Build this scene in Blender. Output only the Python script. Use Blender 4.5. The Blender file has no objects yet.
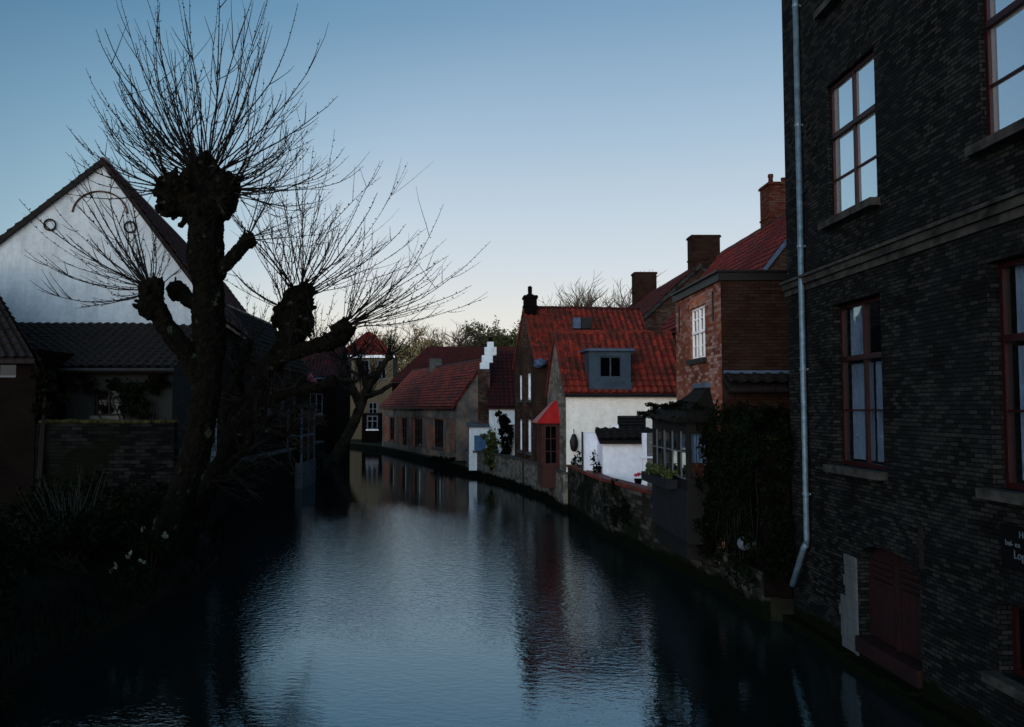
import bpy, bmesh, math, random
from mathutils import Vector, Matrix, Euler, noise
random.seed(11)
C = bpy.data.collections.new('scene'); bpy.context.scene.collection.children.link(C)
SC = bpy.context.scene
R = math.radians
V = Vector

# ------------------------------------------------------------------ camera
F_PX = 850.0
cam_d = bpy.data.cameras.new('camera'); cam = bpy.data.objects.new('camera', cam_d); C.objects.link(cam)
cam_d.sensor_width = 36; cam_d.lens = F_PX / 1024 * 36; cam_d.clip_end = 3000; cam_d.clip_start = .05
cam.location = (0, 0, 3.6)
cam.rotation_euler = (R(90) + math.atan(44.5 / F_PX), 0, 0); cam_d.shift_x = 51 / 1024
SC.camera = cam
RM = cam.rotation_euler.to_matrix()
def at(px, py, Y):
    d = RM @ V(((px - 461) / F_PX, -(py - 363.5) / F_PX, -1)); d = d / d.y * Y
    return V((d.x, Y, d.z + 3.6))

# ------------------------------------------------------------------ materials
MATS = {}
def newmat(name):
    m = bpy.data.materials.new(name); m.use_nodes = True
    nt = m.node_tree; b = nt.nodes['Principled BSDF']; MATS[name] = m
    return m, nt, b
def N(nt, t, **kw):
    n = nt.nodes.new(t)
    for k, v in kw.items():
        if k in n.inputs: n.inputs[k].default_value = v
        else: setattr(n, k, v)
    return n
def ramp(nt, stops):
    r = nt.nodes.new('ShaderNodeValToRGB'); e = r.color_ramp.elements
    while len(e) > 1: e.remove(e[-1])
    e[0].position = stops[0][0]; e[0].color = (*stops[0][1], 1)
    for p, c in stops[1:]:
        x = e.new(p); x.color = (*c, 1)
    return r
def mixc(nt, fac, a, b, mode='MIX'):
    m = nt.nodes.new('ShaderNodeMix'); m.data_type = 'RGBA'; m.blend_type = mode
    for s, v in ((m.inputs[0], fac), (m.inputs[6], a), (m.inputs[7], b)):
        if hasattr(v, 'is_linked'): nt.links.new(v, s)
        else: s.default_value = v if not isinstance(v, tuple) else (*v, 1)
    return m.outputs[2]
def bump(nt, h, b, strength=.5, dist=.02):
    bp = N(nt, 'ShaderNodeBump'); bp.inputs['Strength'].default_value = strength; bp.inputs['Distance'].default_value = dist
    nt.links.new(h, bp.inputs['Height']); nt.links.new(bp.outputs[0], b.inputs['Normal'])
def noisy(nt, vec, scale, detail=5, rough=.6):
    n = N(nt, 'ShaderNodeTexNoise', Scale=scale, Detail=detail, Roughness=rough); nt.links.new(vec, n.inputs['Vector']); return n.outputs[0]

def brick_mat(name, c1, c2, mortar, patch=None, weed=True, bw=.21, bh=.065, spread=.5, rough=.8, pale=None):
    m, nt, b = newmat(name)
    uv = N(nt, 'ShaderNodeUVMap').outputs[0]
    geo = N(nt, 'ShaderNodeNewGeometry').outputs['Position']
    # wobble of the courses
    wob = N(nt, 'ShaderNodeTexNoise', Scale=3.0); nt.links.new(uv, wob.inputs['Vector'])
    vm = N(nt, 'ShaderNodeVectorMath', operation='SCALE'); nt.links.new(wob.outputs['Color'], vm.inputs[0]); vm.inputs['Scale'].default_value = .018
    va = N(nt, 'ShaderNodeVectorMath', operation='ADD'); nt.links.new(uv, va.inputs[0]); nt.links.new(vm.outputs[0], va.inputs[1])
    br = N(nt, 'ShaderNodeTexBrick', Scale=1.0); nt.links.new(va.outputs[0], br.inputs['Vector'])
    br.inputs['Brick Width'].default_value = bw; br.inputs['Row Height'].default_value = bh
    br.inputs['Mortar Size'].default_value = .006; br.inputs['Mortar Smooth'].default_value = .3
    br.inputs['Color1'].default_value = (*c1, 1); br.inputs['Color2'].default_value = (*c2, 1); br.inputs['Mortar'].default_value = (*mortar, 1)
    col = br.outputs['Color']
    # per-brick extra tone
    vo = N(nt, 'ShaderNodeTexBrick', Scale=1.0); nt.links.new(va.outputs[0], vo.inputs['Vector'])
    vo.inputs['Brick Width'].default_value = bw; vo.inputs['Row Height'].default_value = bh; vo.inputs['Mortar Size'].default_value = 0
    vo.inputs['Bias'].default_value = .0
    vo.inputs['Color1'].default_value = (1 - spread,) * 3 + (1,); vo.inputs['Color2'].default_value = (1 + spread,) * 3 + (1,)
    vo.offset = .5
    col = mixc(nt, .8, col, vo.outputs['Color'], 'MULTIPLY')
    n1 = noisy(nt, geo, 1.3, 6)
    r1 = ramp(nt, [(.3, (.45,) * 3), (.5, (.95,) * 3), (.72, (1.5,) * 3)]); nt.links.new(n1, r1.inputs[0])
    col = mixc(nt, .8, col, r1.outputs[0], 'MULTIPLY')
    if pale:      # odd pale bricks, more of them where the soot has washed off
        v2 = N(nt, 'ShaderNodeTexBrick', Scale=1.0); nt.links.new(va.outputs[0], v2.inputs['Vector'])
        v2.inputs['Brick Width'].default_value = bw; v2.inputs['Row Height'].default_value = bh; v2.inputs['Mortar Size'].default_value = .006
        v2.inputs['Color1'].default_value = (0, 0, 0, 1); v2.inputs['Color2'].default_value = (1, 1, 1, 1); v2.inputs['Mortar'].default_value = (0, 0, 0, 1)
        n3 = noisy(nt, geo, .8, 5, .6); ma = N(nt, 'ShaderNodeMath', operation='MULTIPLY_ADD'); nt.links.new(n3, ma.inputs[0]); ma.inputs[1].default_value = 1.6; nt.links.new(v2.outputs['Color'], ma.inputs[2])
        r3 = ramp(nt, [(.0, (0,) * 3), (.60, (0,) * 3), (.92, (1,) * 3)]); h_ = N(nt, 'ShaderNodeMath', operation='MULTIPLY'); nt.links.new(ma.outputs[0], h_.inputs[0]); h_.inputs[1].default_value = .5; nt.links.new(h_.outputs[0], r3.inputs[0])
        col = mixc(nt, r3.outputs[0], col, pale)
    if patch:
        n2 = noisy(nt, geo, .55, 4); r2 = ramp(nt, [(.48, (0,) * 3), (.62, (1,) * 3)]); nt.links.new(n2, r2.inputs[0])
        col = mixc(nt, r2.outputs[0], col, patch)
    if weed:
        sp = N(nt, 'ShaderNodeSeparateXYZ'); nt.links.new(geo, sp.inputs[0])
        ad = N(nt, 'ShaderNodeMath', operation='MULTIPLY_ADD'); nt.links.new(n1, ad.inputs[0]); ad.inputs[1].default_value = -.5; nt.links.new(sp.outputs[2], ad.inputs[2])
        r4 = ramp(nt, [(.0, (1,) * 3), (.12, (0,) * 3)]); nt.links.new(ad.outputs[0], r4.inputs[0])
        col = mixc(nt, r4.outputs[0], col, (.003, .0048, .002))
    b.inputs['Specular IOR Level'].default_value = .02
    nt.links.new(col, b.inputs['Base Color']); b.inputs['Roughness'].default_value = rough
    nf = noisy(nt, geo, 40, 4)
    ad = N(nt, 'ShaderNodeMath', operation='MULTIPLY_ADD'); nt.links.new(nf, ad.inputs[0]); ad.inputs[1].default_value = .5
    inv = N(nt, 'ShaderNodeMath', operation='SUBTRACT'); inv.inputs[0].default_value = 1; nt.links.new(br.outputs['Fac'], inv.inputs[1]); nt.links.new(inv.outputs[0], ad.inputs[2])
    bump(nt, ad.outputs[0], b, .7, .012)
    return m

def plain_mat(name, c, rough=.6, var=.25, scale=3, metallic=0, bs=.3, bsc=30, c2=None, spec=.2):
    m, nt, b = newmat(name)
    geo = N(nt, 'ShaderNodeNewGeometry').outputs['Position']
    n = noisy(nt, geo, scale, 7)
    lo = tuple(x * (1 - var) for x in c); hi = c2 or tuple(min(1, x * (1 + var)) for x in c)
    r = ramp(nt, [(.35, lo), (.65, hi)]); nt.links.new(n, r.inputs[0]); nt.links.new(r.outputs[0], b.inputs['Base Color'])
    b.inputs['Roughness'].default_value = rough; b.inputs['Metallic'].default_value = metallic; b.inputs['Specular IOR Level'].default_value = spec
    if bs: bump(nt, noisy(nt, geo, bsc, 5), b, bs, .01)
    return m

def plaster_mat(name, c, stain, rough=.85, amount=.5):
    m, nt, b = newmat(name)
    geo = N(nt, 'ShaderNodeNewGeometry').outputs['Position']
    mp = N(nt, 'ShaderNodeMapping'); mp.inputs['Scale'].default_value = (2.2, 2.2, .35); nt.links.new(geo, mp.inputs[0])
    n = noisy(nt, mp.outputs[0], 1.6, 8, .65)
    r = ramp(nt, [(.42, c), (.72, tuple(a * (1 - amount) + s * amount for a, s in zip(c, stain)))]); nt.links.new(n, r.inputs[0])
    n2 = noisy(nt, geo, 7, 6); r2 = ramp(nt, [(.35, (.85,) * 3), (.6, (1.03,) * 3)]); nt.links.new(n2, r2.inputs[0])
    nt.links.new(mixc(nt, .7, r.outputs[0], r2.outputs[0], 'MULTIPLY'), b.inputs['Base Color'])
    b.inputs['Roughness'].default_value = rough; b.inputs['Specular IOR Level'].default_value = .15
    # faint brick courses under the whitewash
    uv = N(nt, 'ShaderNodeUVMap').outputs[0]
    br = N(nt, 'ShaderNodeTexBrick', Scale=1.0); nt.links.new(uv, br.inputs['Vector'])
    br.inputs['Brick Width'].default_value = .22; br.inputs['Row Height'].default_value = .07; br.inputs['Mortar Size'].default_value = .008
    ad = N(nt, 'ShaderNodeMath', operation='MULTIPLY_ADD'); nt.links.new(n2, ad.inputs[0]); ad.inputs[1].default_value = 1.0
    inv = N(nt, 'ShaderNodeMath', operation='SUBTRACT'); inv.inputs[0].default_value = 1; nt.links.new(br.outputs['Fac'], inv.inputs[1]); nt.links.new(inv.outputs[0], ad.inputs[2])
    bump(nt, ad.outputs[0], b, .6, .008)
    return m

def tile_mat(name, c1, c2, dirt, tw=.24, row=.3, rough=.55, moss=.5):
    m, nt, b = newmat(name)
    uv = N(nt, 'ShaderNodeUVMap').outputs[0]; geo = N(nt, 'ShaderNodeNewGeometry').outputs['Position']
    br = N(nt, 'ShaderNodeTexBrick', Scale=1.0); nt.links.new(uv, br.inputs['Vector']); br.offset = 0
    br.inputs['Brick Width'].default_value = tw; br.inputs['Row Height'].default_value = row
    br.inputs['Mortar Size'].default_value = .022; br.inputs['Mortar Smooth'].default_value = .5
    br.inputs['Color1'].default_value = (*c1, 1); br.inputs['Color2'].default_value = (*c2, 1)
    br.inputs['Mortar'].default_value = (*[x * .35 for x in c1], 1)
    n1 = noisy(nt, geo, 1.7, 7, .65); r1 = ramp(nt, [(.45, (0,) * 3), (.45 + .4 * (1.1 - moss), (1,) * 3)]); nt.links.new(n1, r1.inputs[0])
    mm = N(nt, 'ShaderNodeMath', operation='MULTIPLY'); nt.links.new(r1.outputs[0], mm.inputs[0]); mm.inputs[1].default_value = moss
    col = mixc(nt, mm.outputs[0], br.outputs[0], dirt)
    n2 = noisy(nt, geo, 9, 5); r2 = ramp(nt, [(.3, (.75,) * 3), (.65, (1.15,) * 3)]); nt.links.new(n2, r2.inputs[0])
    col = mixc(nt, .8, col, r2.outputs[0], 'MULTIPLY')
    nt.links.new(col, b.inputs['Base Color']); b.inputs['Roughness'].default_value = rough; b.inputs['Specular IOR Level'].default_value = .2
    inv = N(nt, 'ShaderNodeMath', operation='SUBTRACT'); inv.inputs[0].default_value = 1; nt.links.new(br.outputs['Fac'], inv.inputs[1])
    bump(nt, inv.outputs[0], b, .6, .02)
    return m

def glass_mat(name, tint, refl, rough=.02):
    """old window glass: reflects by angle, otherwise lets one see in"""
    m, nt, b = newmat(name)
    out = nt.nodes['Material Output']
    gl = N(nt, 'ShaderNodeBsdfGlossy'); gl.inputs['Roughness'].default_value = rough; gl.inputs['Color'].default_value = (*refl, 1)
    tr = N(nt, 'ShaderNodeBsdfTransparent'); tr.inputs['Color'].default_value = (*tint, 1)
    lw = N(nt, 'ShaderNodeLayerWeight'); lw.inputs['Blend'].default_value = .5
    pw = N(nt, 'ShaderNodeMath', operation='POWER'); nt.links.new(lw.outputs['Facing'], pw.inputs[0]); pw.inputs[1].default_value = 3.0
    fr = N(nt, 'ShaderNodeMath', operation='MULTIPLY_ADD'); nt.links.new(pw.outputs[0], fr.inputs[0]); fr.inputs[1].default_value = .8; fr.inputs[2].default_value = .06
    geo = N(nt, 'ShaderNodeNewGeometry').outputs['Position']
    bp = N(nt, 'ShaderNodeBump'); bp.inputs['Strength'].default_value = .06; bp.inputs['Distance'].default_value = .02
    nt.links.new(noisy(nt, geo, 2.5, 2), bp.inputs['Height']); nt.links.new(bp.outputs[0], gl.inputs['Normal'])
    ms = N(nt, 'ShaderNodeMixShader'); nt.links.new(fr.outputs[0], ms.inputs[0]); nt.links.new(tr.outputs[0], ms.inputs[1]); nt.links.new(gl.outputs[0], ms.inputs[2])
    nt.links.new(ms.outputs[0], out.inputs['Surface']); return m
def mirror_mat(name, col, rough=.03):
    m, nt, b = newmat(name)
    b.inputs['Base Color'].default_value = (*col, 1); b.inputs['Metallic'].default_value = .85; b.inputs['Roughness'].default_value = rough; b.inputs['Specular IOR Level'].default_value = .2
    return m

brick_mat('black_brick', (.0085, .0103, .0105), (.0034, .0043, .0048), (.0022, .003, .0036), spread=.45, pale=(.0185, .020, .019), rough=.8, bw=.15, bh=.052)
brick_mat('red_brick', (.20, .062, .034), (.085, .028, .019), (.10, .07, .06), spread=.5, pale=(.26, .17, .15), weed=False)
brick_mat('brown_brick', (.065, .034, .024), (.026, .015, .012), (.03, .024, .02), spread=.5, patch=(.028, .018, .014), pale=(.10, .065, .05))
brick_mat('chimney_brick', (.085, .020, .013), (.035, .012, .009), (.02, .014, .012), spread=.5, pale=(.07, .04, .03))
brick_mat('dark_brown_brick', (.026, .012, .008), (.014, .008, .006), (.010, .008, .007), spread=.3, pale=(.024, .015, .011))  # on the annex side wall this darker tone carries the shade
brick_mat('dull_brick', (.007, .0042, .0038), (.003, .0022, .0021), (.003, .0026, .0026), spread=.5)
brick_mat('orange_brick', (.42, .11, .045), (.20, .06, .03), (.18, .12, .09), spread=.3, patch=(.13, .11, .10), pale=(.28, .20, .16), weed=False)
brick_mat('grey_rubble', (.17, .15, .125), (.09, .08, .07), (.12, .11, .09), bw=.3, bh=.13, spread=.5, pale=(.24, .22, .18))
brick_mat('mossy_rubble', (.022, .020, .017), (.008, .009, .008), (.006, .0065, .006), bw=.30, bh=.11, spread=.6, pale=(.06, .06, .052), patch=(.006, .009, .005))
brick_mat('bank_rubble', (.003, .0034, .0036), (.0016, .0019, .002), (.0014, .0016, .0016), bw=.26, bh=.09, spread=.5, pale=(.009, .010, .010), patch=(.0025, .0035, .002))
brick_mat('slate_grey_wall', (.16, .14, .125), (.085, .078, .072), (.09, .085, .08), bw=.3, bh=.2, spread=.4, patch=(.24, .17, .125), weed=False)
plaster_mat('white_plaster', (.74, .79, .80), (.35, .38, .38))
plaster_mat('old_whitewash', (.40, .47, .51), (.20, .24, .26), amount=.6)
plaster_mat('cream_plaster', (.84, .82, .75), (.5, .45, .36), amount=.35)
plaster_mat('blue_white_plaster', (.72, .77, .86), (.45, .5, .56), amount=.3)
plaster_mat('ochre_plaster', (.085, .068, .042), (.03, .027, .02))
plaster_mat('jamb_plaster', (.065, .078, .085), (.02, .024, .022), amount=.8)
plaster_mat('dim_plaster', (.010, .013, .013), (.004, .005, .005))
tile_mat('red_tile', (.25, .030, .016), (.10, .017, .011), (.036, .016, .011), moss=.75)
tile_mat('red_tile_worn', (.24, .033, .017), (.10, .016, .012), (.030, .016, .012), moss=.8)
tile_mat('deep_red_tile', (.13, .016, .011), (.07, .011, .009), (.022, .011, .009), moss=.6)
tile_mat('dark_red_tile', (.065, .009, .007), (.035, .007, .006), (.012, .007, .006), moss=.7)
tile_mat('black_tile', (.006, .0035, .0034), (.003, .0023, .0024), (.004, .0045, .003), moss=.6, rough=.8)
MATS['black_tile'].node_tree.nodes['Principled BSDF'].inputs['Specular IOR Level'].default_value = .2
tile_mat('moss_shingle', (.005, .0048, .0038), (.003, .003, .0026), (.0045, .0055, .002), tw=.16, row=.14, moss=.7, rough=.95)
MATS['moss_shingle'].node_tree.nodes['Principled BSDF'].inputs['Specular IOR Level'].default_value = .15
plain_mat('bluestone', (.008, .010, .0105), .8, .5, 4, c2=(.035, .036, .032), spec=.15)
plain_mat('stone_trim', (.06, .06, .055), .8, .4, 5)
plain_mat('moss', (.014, .015, .002), .95, .5, 6, bs=.8, bsc=60)
plain_mat('maroon_paint', (.0115, .0012, .0018), .5, .3, 5)
plain_mat('bay_red', (.030, .0025, .0035), .45, .3, 5)
plain_mat('door_maroon', (.0075, .0012, .0015), .7, .5, 3)
plain_mat('bright_red_paint', (.34, .016, .014), .35, .2, 3)
plain_mat('white_paint', (.75, .78, .8), .45, .1, 4)
plain_mat('grey_paint', (.06, .075, .09), .5, .2, 4)
plain_mat('blue_slate_paint', (.026, .045, .065), .45, .25, 3)
plain_mat('blue_paint', (.02, .09, .20), .4, .3, 4)
plain_mat('black_wood', (.0016, .0016, .0016), .65, .5, 8)
plain_mat('board_grey', (.004, .0055, .0075), .7, .4, 6)
plain_mat('zinc', (.08, .13, .165), .5, .3, 6, metallic=.4)
plain_mat('lead', (.05, .08, .13), .5, .3, 5, metallic=.2)
plain_mat('iron', (.006, .006, .0065), .5, .3)
plain_mat('bark', (.0018, .0018, .0016), .95, .5, 7, bs=1, bsc=22, c2=(.0038, .0038, .0022), spec=.05)
plain_mat('dry_stem', (.011, .013, .012), .9, .3, 5, bs=0)
plain_mat('brown_bark', (.018, .012, .008), .95, .5, 2, bs=1, bsc=10, c2=(.03, .022, .014), spec=.05)
plain_mat('twig', (.004, .0035, .003), .9, .3, 5, bs=0)
plain_mat('far_twig', (.05, .038, .026), .9, .3, 2, bs=0)
plain_mat('leaf_dark', (.0022, .0042, .0018), .95, .6, 3, bs=0, spec=.03)
plain_mat('leaf_mid', (.025, .04, .012), .8, .6, 3, bs=0, c2=(.06, .075, .02))
plain_mat('leaf_dry', (.16, .13, .06), .8, .5, 3, bs=0)
plain_mat('blossom', (.06, .08, .05), .7, .2, 9, bs=0)
plain_mat('flower_red', (.45, .03, .06), .7, .3, 9, bs=0)
plain_mat('earth', (.005, .005, .004), .95, .5, 1.5, bs=.8, bsc=8, c2=(.009, .010, .006), spec=.1)
plain_mat('curtain_grey', (.15, .20, .28), .9, .2, 2, bs=0)
plain_mat('dark_room', (.012, .012, .013), .9, .2, 2, bs=0)
plain_mat('pink_cloth', (.48, .16, .2), .8, .15, 3, bs=0)
plain_mat('lettering', (.06, .085, .10), .6, .1, 3, bs=0)
plain_mat('plaque_black', (.0015, .0015, .002), .35, .2, 3, bs=0)
glass_mat('glass', (.85, .9, .92), (.9, .95, 1))
mirror_mat('sky_glass', (.72, .8, .86))
mirror_mat('dark_glass', (.006, .008, .010), .08)
MATS['dark_glass'].node_tree.nodes['Principled BSDF'].inputs['Specular IOR Level'].default_value = .05
# bark with lichen patches
m = MATS['bark']; nt = m.node_tree; b = nt.nodes['Principled BSDF']
geo = N(nt, 'ShaderNodeNewGeometry').outputs['Position']
src = b.inputs['Base Color'].links[0].from_socket
r = ramp(nt, [(.63, (0,) * 3), (.69, (1,) * 3)]); nt.links.new(noisy(nt, geo, 3.4, 5, .55), r.inputs[0])
nt.links.new(mixc(nt, r.outputs[0], src, (.018, .026, .016)), b.inputs['Base Color'])
def water_mat():
    m, nt, b = newmat('canal_water')
    b.inputs['Base Color'].default_value = (.004, .007, .007, 1); b.inputs['Roughness'].default_value = .02; b.inputs['IOR'].default_value = 3.0; b.inputs['Specular Tint'].default_value = (.56, .86, 1.0, 1)
    geo = N(nt, 'ShaderNodeNewGeometry').outputs['Position']
    mp = N(nt, 'ShaderNodeMapping'); mp.inputs['Scale'].default_value = (1.1, 1.9, 1); mp.inputs['Rotation'].default_value = (0, 0, .25); nt.links.new(geo, mp.inputs[0])
    a = noisy(nt, mp.outputs[0], 5.5, 3, .5); c = noisy(nt, mp.outputs[0], 1.3, 2, .5); f = noisy(nt, mp.outputs[0], 13, 2, .5)
    # wind patch: a cat's paw of finer ripples across the middle of the canal
    sp = N(nt, 'ShaderNodeSeparateXYZ'); nt.links.new(geo, sp.inputs[0])
    lo = noisy(nt, geo, .35, 3)
    ma = N(nt, 'ShaderNodeMath', operation='MULTIPLY_ADD'); nt.links.new(lo, ma.inputs[0]); ma.inputs[1].default_value = 3.5; nt.links.new(sp.outputs[1], ma.inputs[2])
    mr = N(nt, 'ShaderNodeMapRange'); nt.links.new(ma.outputs[0], mr.inputs[0])
    for i, v in zip((1, 2, 3, 4), (13.5, 17, .34, 1)): mr.inputs[i].default_value = v
    mr2 = N(nt, 'ShaderNodeMapRange'); nt.links.new(ma.outputs[0], mr2.inputs[0])
    for i, v in zip((1, 2, 3, 4), (29, 35, 1, .16)): mr2.inputs[i].default_value = v
    w = N(nt, 'ShaderNodeMath', operation='MULTIPLY'); nt.links.new(mr.outputs[0], w.inputs[0]); nt.links.new(mr2.outputs[0], w.inputs[1])
    s = N(nt, 'ShaderNodeMath', operation='MULTIPLY_ADD'); nt.links.new(f, s.inputs[0]); s.inputs[1].default_value = .35; nt.links.new(a, s.inputs[2])
    s2 = N(nt, 'ShaderNodeMath', operation='MULTIPLY'); nt.links.new(s.outputs[0], s2.inputs[0]); nt.links.new(w.outputs[0], s2.inputs[1])
    s3 = N(nt, 'ShaderNodeMath', operation='MULTIPLY_ADD'); nt.links.new(c, s3.inputs[0]); s3.inputs[1].default_value = .22; nt.links.new(s2.outputs[0], s3.inputs[2])
    bump(nt, s3.outputs[0], b, 1.0, .0085)
    return m
water_mat()

# ------------------------------------------------------------------ object helpers
def tag(o, label=None, cat=None, group=None, kind=None):
    for k, v in (('label', label), ('category', cat), ('group', group), ('kind', kind)):
        if v: o[k] = v
    return o
def thing(name, loc, label, cat, group=None):
    o = bpy.data.objects.new(name, None); o.location = loc; o.empty_display_size = .3; C.objects.link(o)
    if name in ('pollard_tree',): group = 'pollard trees on the left bank'
    if name in ('bare_tree', 'leafy_tree'): group = 'trees on the skyline behind the roofs'
    return tag(o, label, cat, group)
def wloc(o):
    p = V((0, 0, 0))
    while o is not None: p = p + o.location; o = o.parent
    return p
class MB:
    def __init__(s): s.v = []; s.f = []; s.uv = []
    def poly(s, pts, uvs=None):
        i = len(s.v); s.v += [V(p) for p in pts]; s.f.append(list(range(i, i + len(pts)))); s.uv.append(uvs)
    def hexa(s, b, t):      # bottom ring (ccw from above) and top ring
        n = len(b); s.poly(list(reversed(b))); s.poly(t)
        for i in range(n): s.poly([b[i], b[(i + 1) % n], t[(i + 1) % n], t[i]])
    def box(s, x0, x1, y0, y1, z0, z1):
        s.hexa([(x0, y0, z0), (x1, y0, z0), (x1, y1, z0), (x0, y1, z0)], [(x0, y0, z1), (x1, y0, z1), (x1, y1, z1), (x0, y1, z1)])
    def tube(s, pts, rad, n=6, cap=True, jit=0):
        rings = []; 
        for i, p in enumerate(pts):
            p = V(p); d = (V(pts[min(i + 1, len(pts) - 1)]) - V(pts[max(i - 1, 0)]))
            if d.length < 1e-6: d = V((0, 0, 1))
            d.normalize(); a = d.orthogonal().normalized() if i == 0 else (a - d * a.dot(d)).normalized(); b_ = d.cross(a)
            r = rad[i] if isinstance(rad, (list, tuple)) else rad
            base = len(s.v)
            for k in range(n):
                t = 2 * math.pi * k / n; rr = r * (1 + jit * random.uniform(-1, 1)); s.v.append(p + a * math.cos(t) * rr + b_ * math.sin(t) * rr)
            rings.append(base)
        for i in range(len(rings) - 1):
            for k in range(n):
                k2 = (k + 1) % n; s.f.append([rings[i] + k, rings[i] + k2, rings[i + 1] + k2, rings[i + 1] + k]); s.uv.append(None)
        if cap:
            s.f.append([rings[0] + k for k in reversed(range(n))]); s.uv.append(None)
            s.f.append([rings[-1] + k for k in range(n)]); s.uv.append(None)
    def ball(s, c, r, seg=10, jit=0, sq=(1, 1, 1)):
        c = V(c); base = len(s.v); rg = seg // 2 + 1
        for i in range(rg + 1):
            th = math.pi * i / rg
            for k in range(seg):
                ph = 2 * math.pi * k / seg
                d = V((math.sin(th) * math.cos(ph), math.sin(th) * math.sin(ph), math.cos(th)))
                q = 1 + jit * noise.noise(d * 2.3 + c * 1.7)
                s.v.append(c + V((d.x * sq[0], d.y * sq[1], d.z * sq[2])) * r * q)
        for i in range(rg):
            for k in range(seg):
                k2 = (k + 1) % seg; s.f.append([base + i * seg + k, base + (i + 1) * seg + k, base + (i + 1) * seg + k2, base + i * seg + k2]); s.uv.append(None)
    def leaf(s, p, size, el=1.0):
        d = V((random.gauss(0, 1), random.gauss(0, 1), random.gauss(0, .7))).normalized(); a = d.orthogonal().normalized(); b_ = d.cross(a)
        t = random.uniform(0, 6.28); a, b_ = a * math.cos(t) + b_ * math.sin(t), b_ * math.cos(t) - a * math.sin(t)
        s.poly([p - a * size * el, p - b_ * size * .5, p + a * size * el, p + b_ * size * .5])
    def build(s, name, mat, parent=None, smooth=False, weld=False):
        me = bpy.data.meshes.new(name); off = wloc(parent) if parent else V((0, 0, 0))
        me.from_pydata([tuple(v - off) for v in s.v], [], s.f)
        uvl = me.uv_layers.new(name='UVMap'); li = 0; dat = [0.0] * (2 * len(me.loops))
        for p, u in zip(me.polygons, s.uv):
            if u is None:
                n = p.normal; z = V((0, 0, 1))
                if abs(n.z) > .999: t = V((1, 0, 0))
                else: t = z.cross(n).normalized()
                bt = n.cross(t)
                if bt.z < 0: bt = -bt; t = -t
                for l in p.loop_indices:
                    w = s.v[me.loops[l].vertex_index]; dat[2 * l] = w.dot(t); dat[2 * l + 1] = w.dot(bt) if abs(n.z) > .05 else w.z
            else:
                for l, q in zip(p.loop_indices, u): dat[2 * l], dat[2 * l + 1] = q
        uvl.data.foreach_set('uv', dat)
        me.materials.append(MATS[mat])
        if smooth: me.polygons.foreach_set('use_smooth', [True] * len(me.polygons))
        o = bpy.data.objects.new(name, me); C.objects.link(o); o.parent = parent
        if weld:
            bm = bmesh.new(); bm.from_mesh(me); bmesh.ops.remove_doubles(bm, verts=bm.verts, dist=.0005); bm.to_mesh(me); bm.free()
        return o

class Fr:
    """wall frame: a runs left to right seen from outside, b outward, z up"""
    def __init__(s, x, y, ux, uy):
        s.o = V((x, y, 0)); s.u = V((ux, uy, 0)).normalized(); s.n = V((s.u.y, -s.u.x, 0))
    def P(s, a, b, z): return s.o + s.u * a + s.n * b + V((0, 0, z))
    def box(s, mb, a0, a1, b0, b1, z0, z1):
        # b0<b1
        mb.hexa([s.P(a0, b1, z0), s.P(a1, b1, z0), s.P(a1, b0, z0), s.P(a0, b0, z0)], [s.P(a0, b1, z1), s.P(a1, b1, z1), s.P(a1, b0, z1), s.P(a0, b0, z1)])
    def wall(s, mb, a0, a1, z0, z1, holes=(), depth=.2):
        A = sorted({a0, a1, *[h[0] for h in holes], *[h[1] for h in holes]}); Z = sorted({z0, z1, *[h[2] for h in holes], *[h[3] for h in holes]})
        for i in range(len(A) - 1):
            for j in range(len(Z) - 1):
                ca = (A[i] + A[i + 1]) / 2; cz = (Z[j] + Z[j + 1]) / 2
                if any(h[0] < ca < h[1] and h[2] < cz < h[3] for h in holes): continue
                mb.poly([s.P(A[i], 0, Z[j]), s.P(A[i + 1], 0, Z[j]), s.P(A[i + 1], 0, Z[j + 1]), s.P(A[i], 0, Z[j + 1])])
        for h in holes:
            x0, x1, y0, y1 = h[:4]; d = -depth
            mb.poly([s.P(x0, 0, y0), s.P(x0, 0, y1), s.P(x0, d, y1), s.P(x0, d, y0)])
            mb.poly([s.P(x1, 0, y1), s.P(x1, 0, y0), s.P(x1, d, y0), s.P(x1, d, y1)])
            mb.poly([s.P(x0, 0, y0), s.P(x0, d, y0), s.P(x1, d, y0), s.P(x1, 0, y0)])
            mb.poly([s.P(x0, d, y1), s.P(x0, 0, y1), s.P(x1, 0, y1), s.P(x1, d, y1)])

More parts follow.
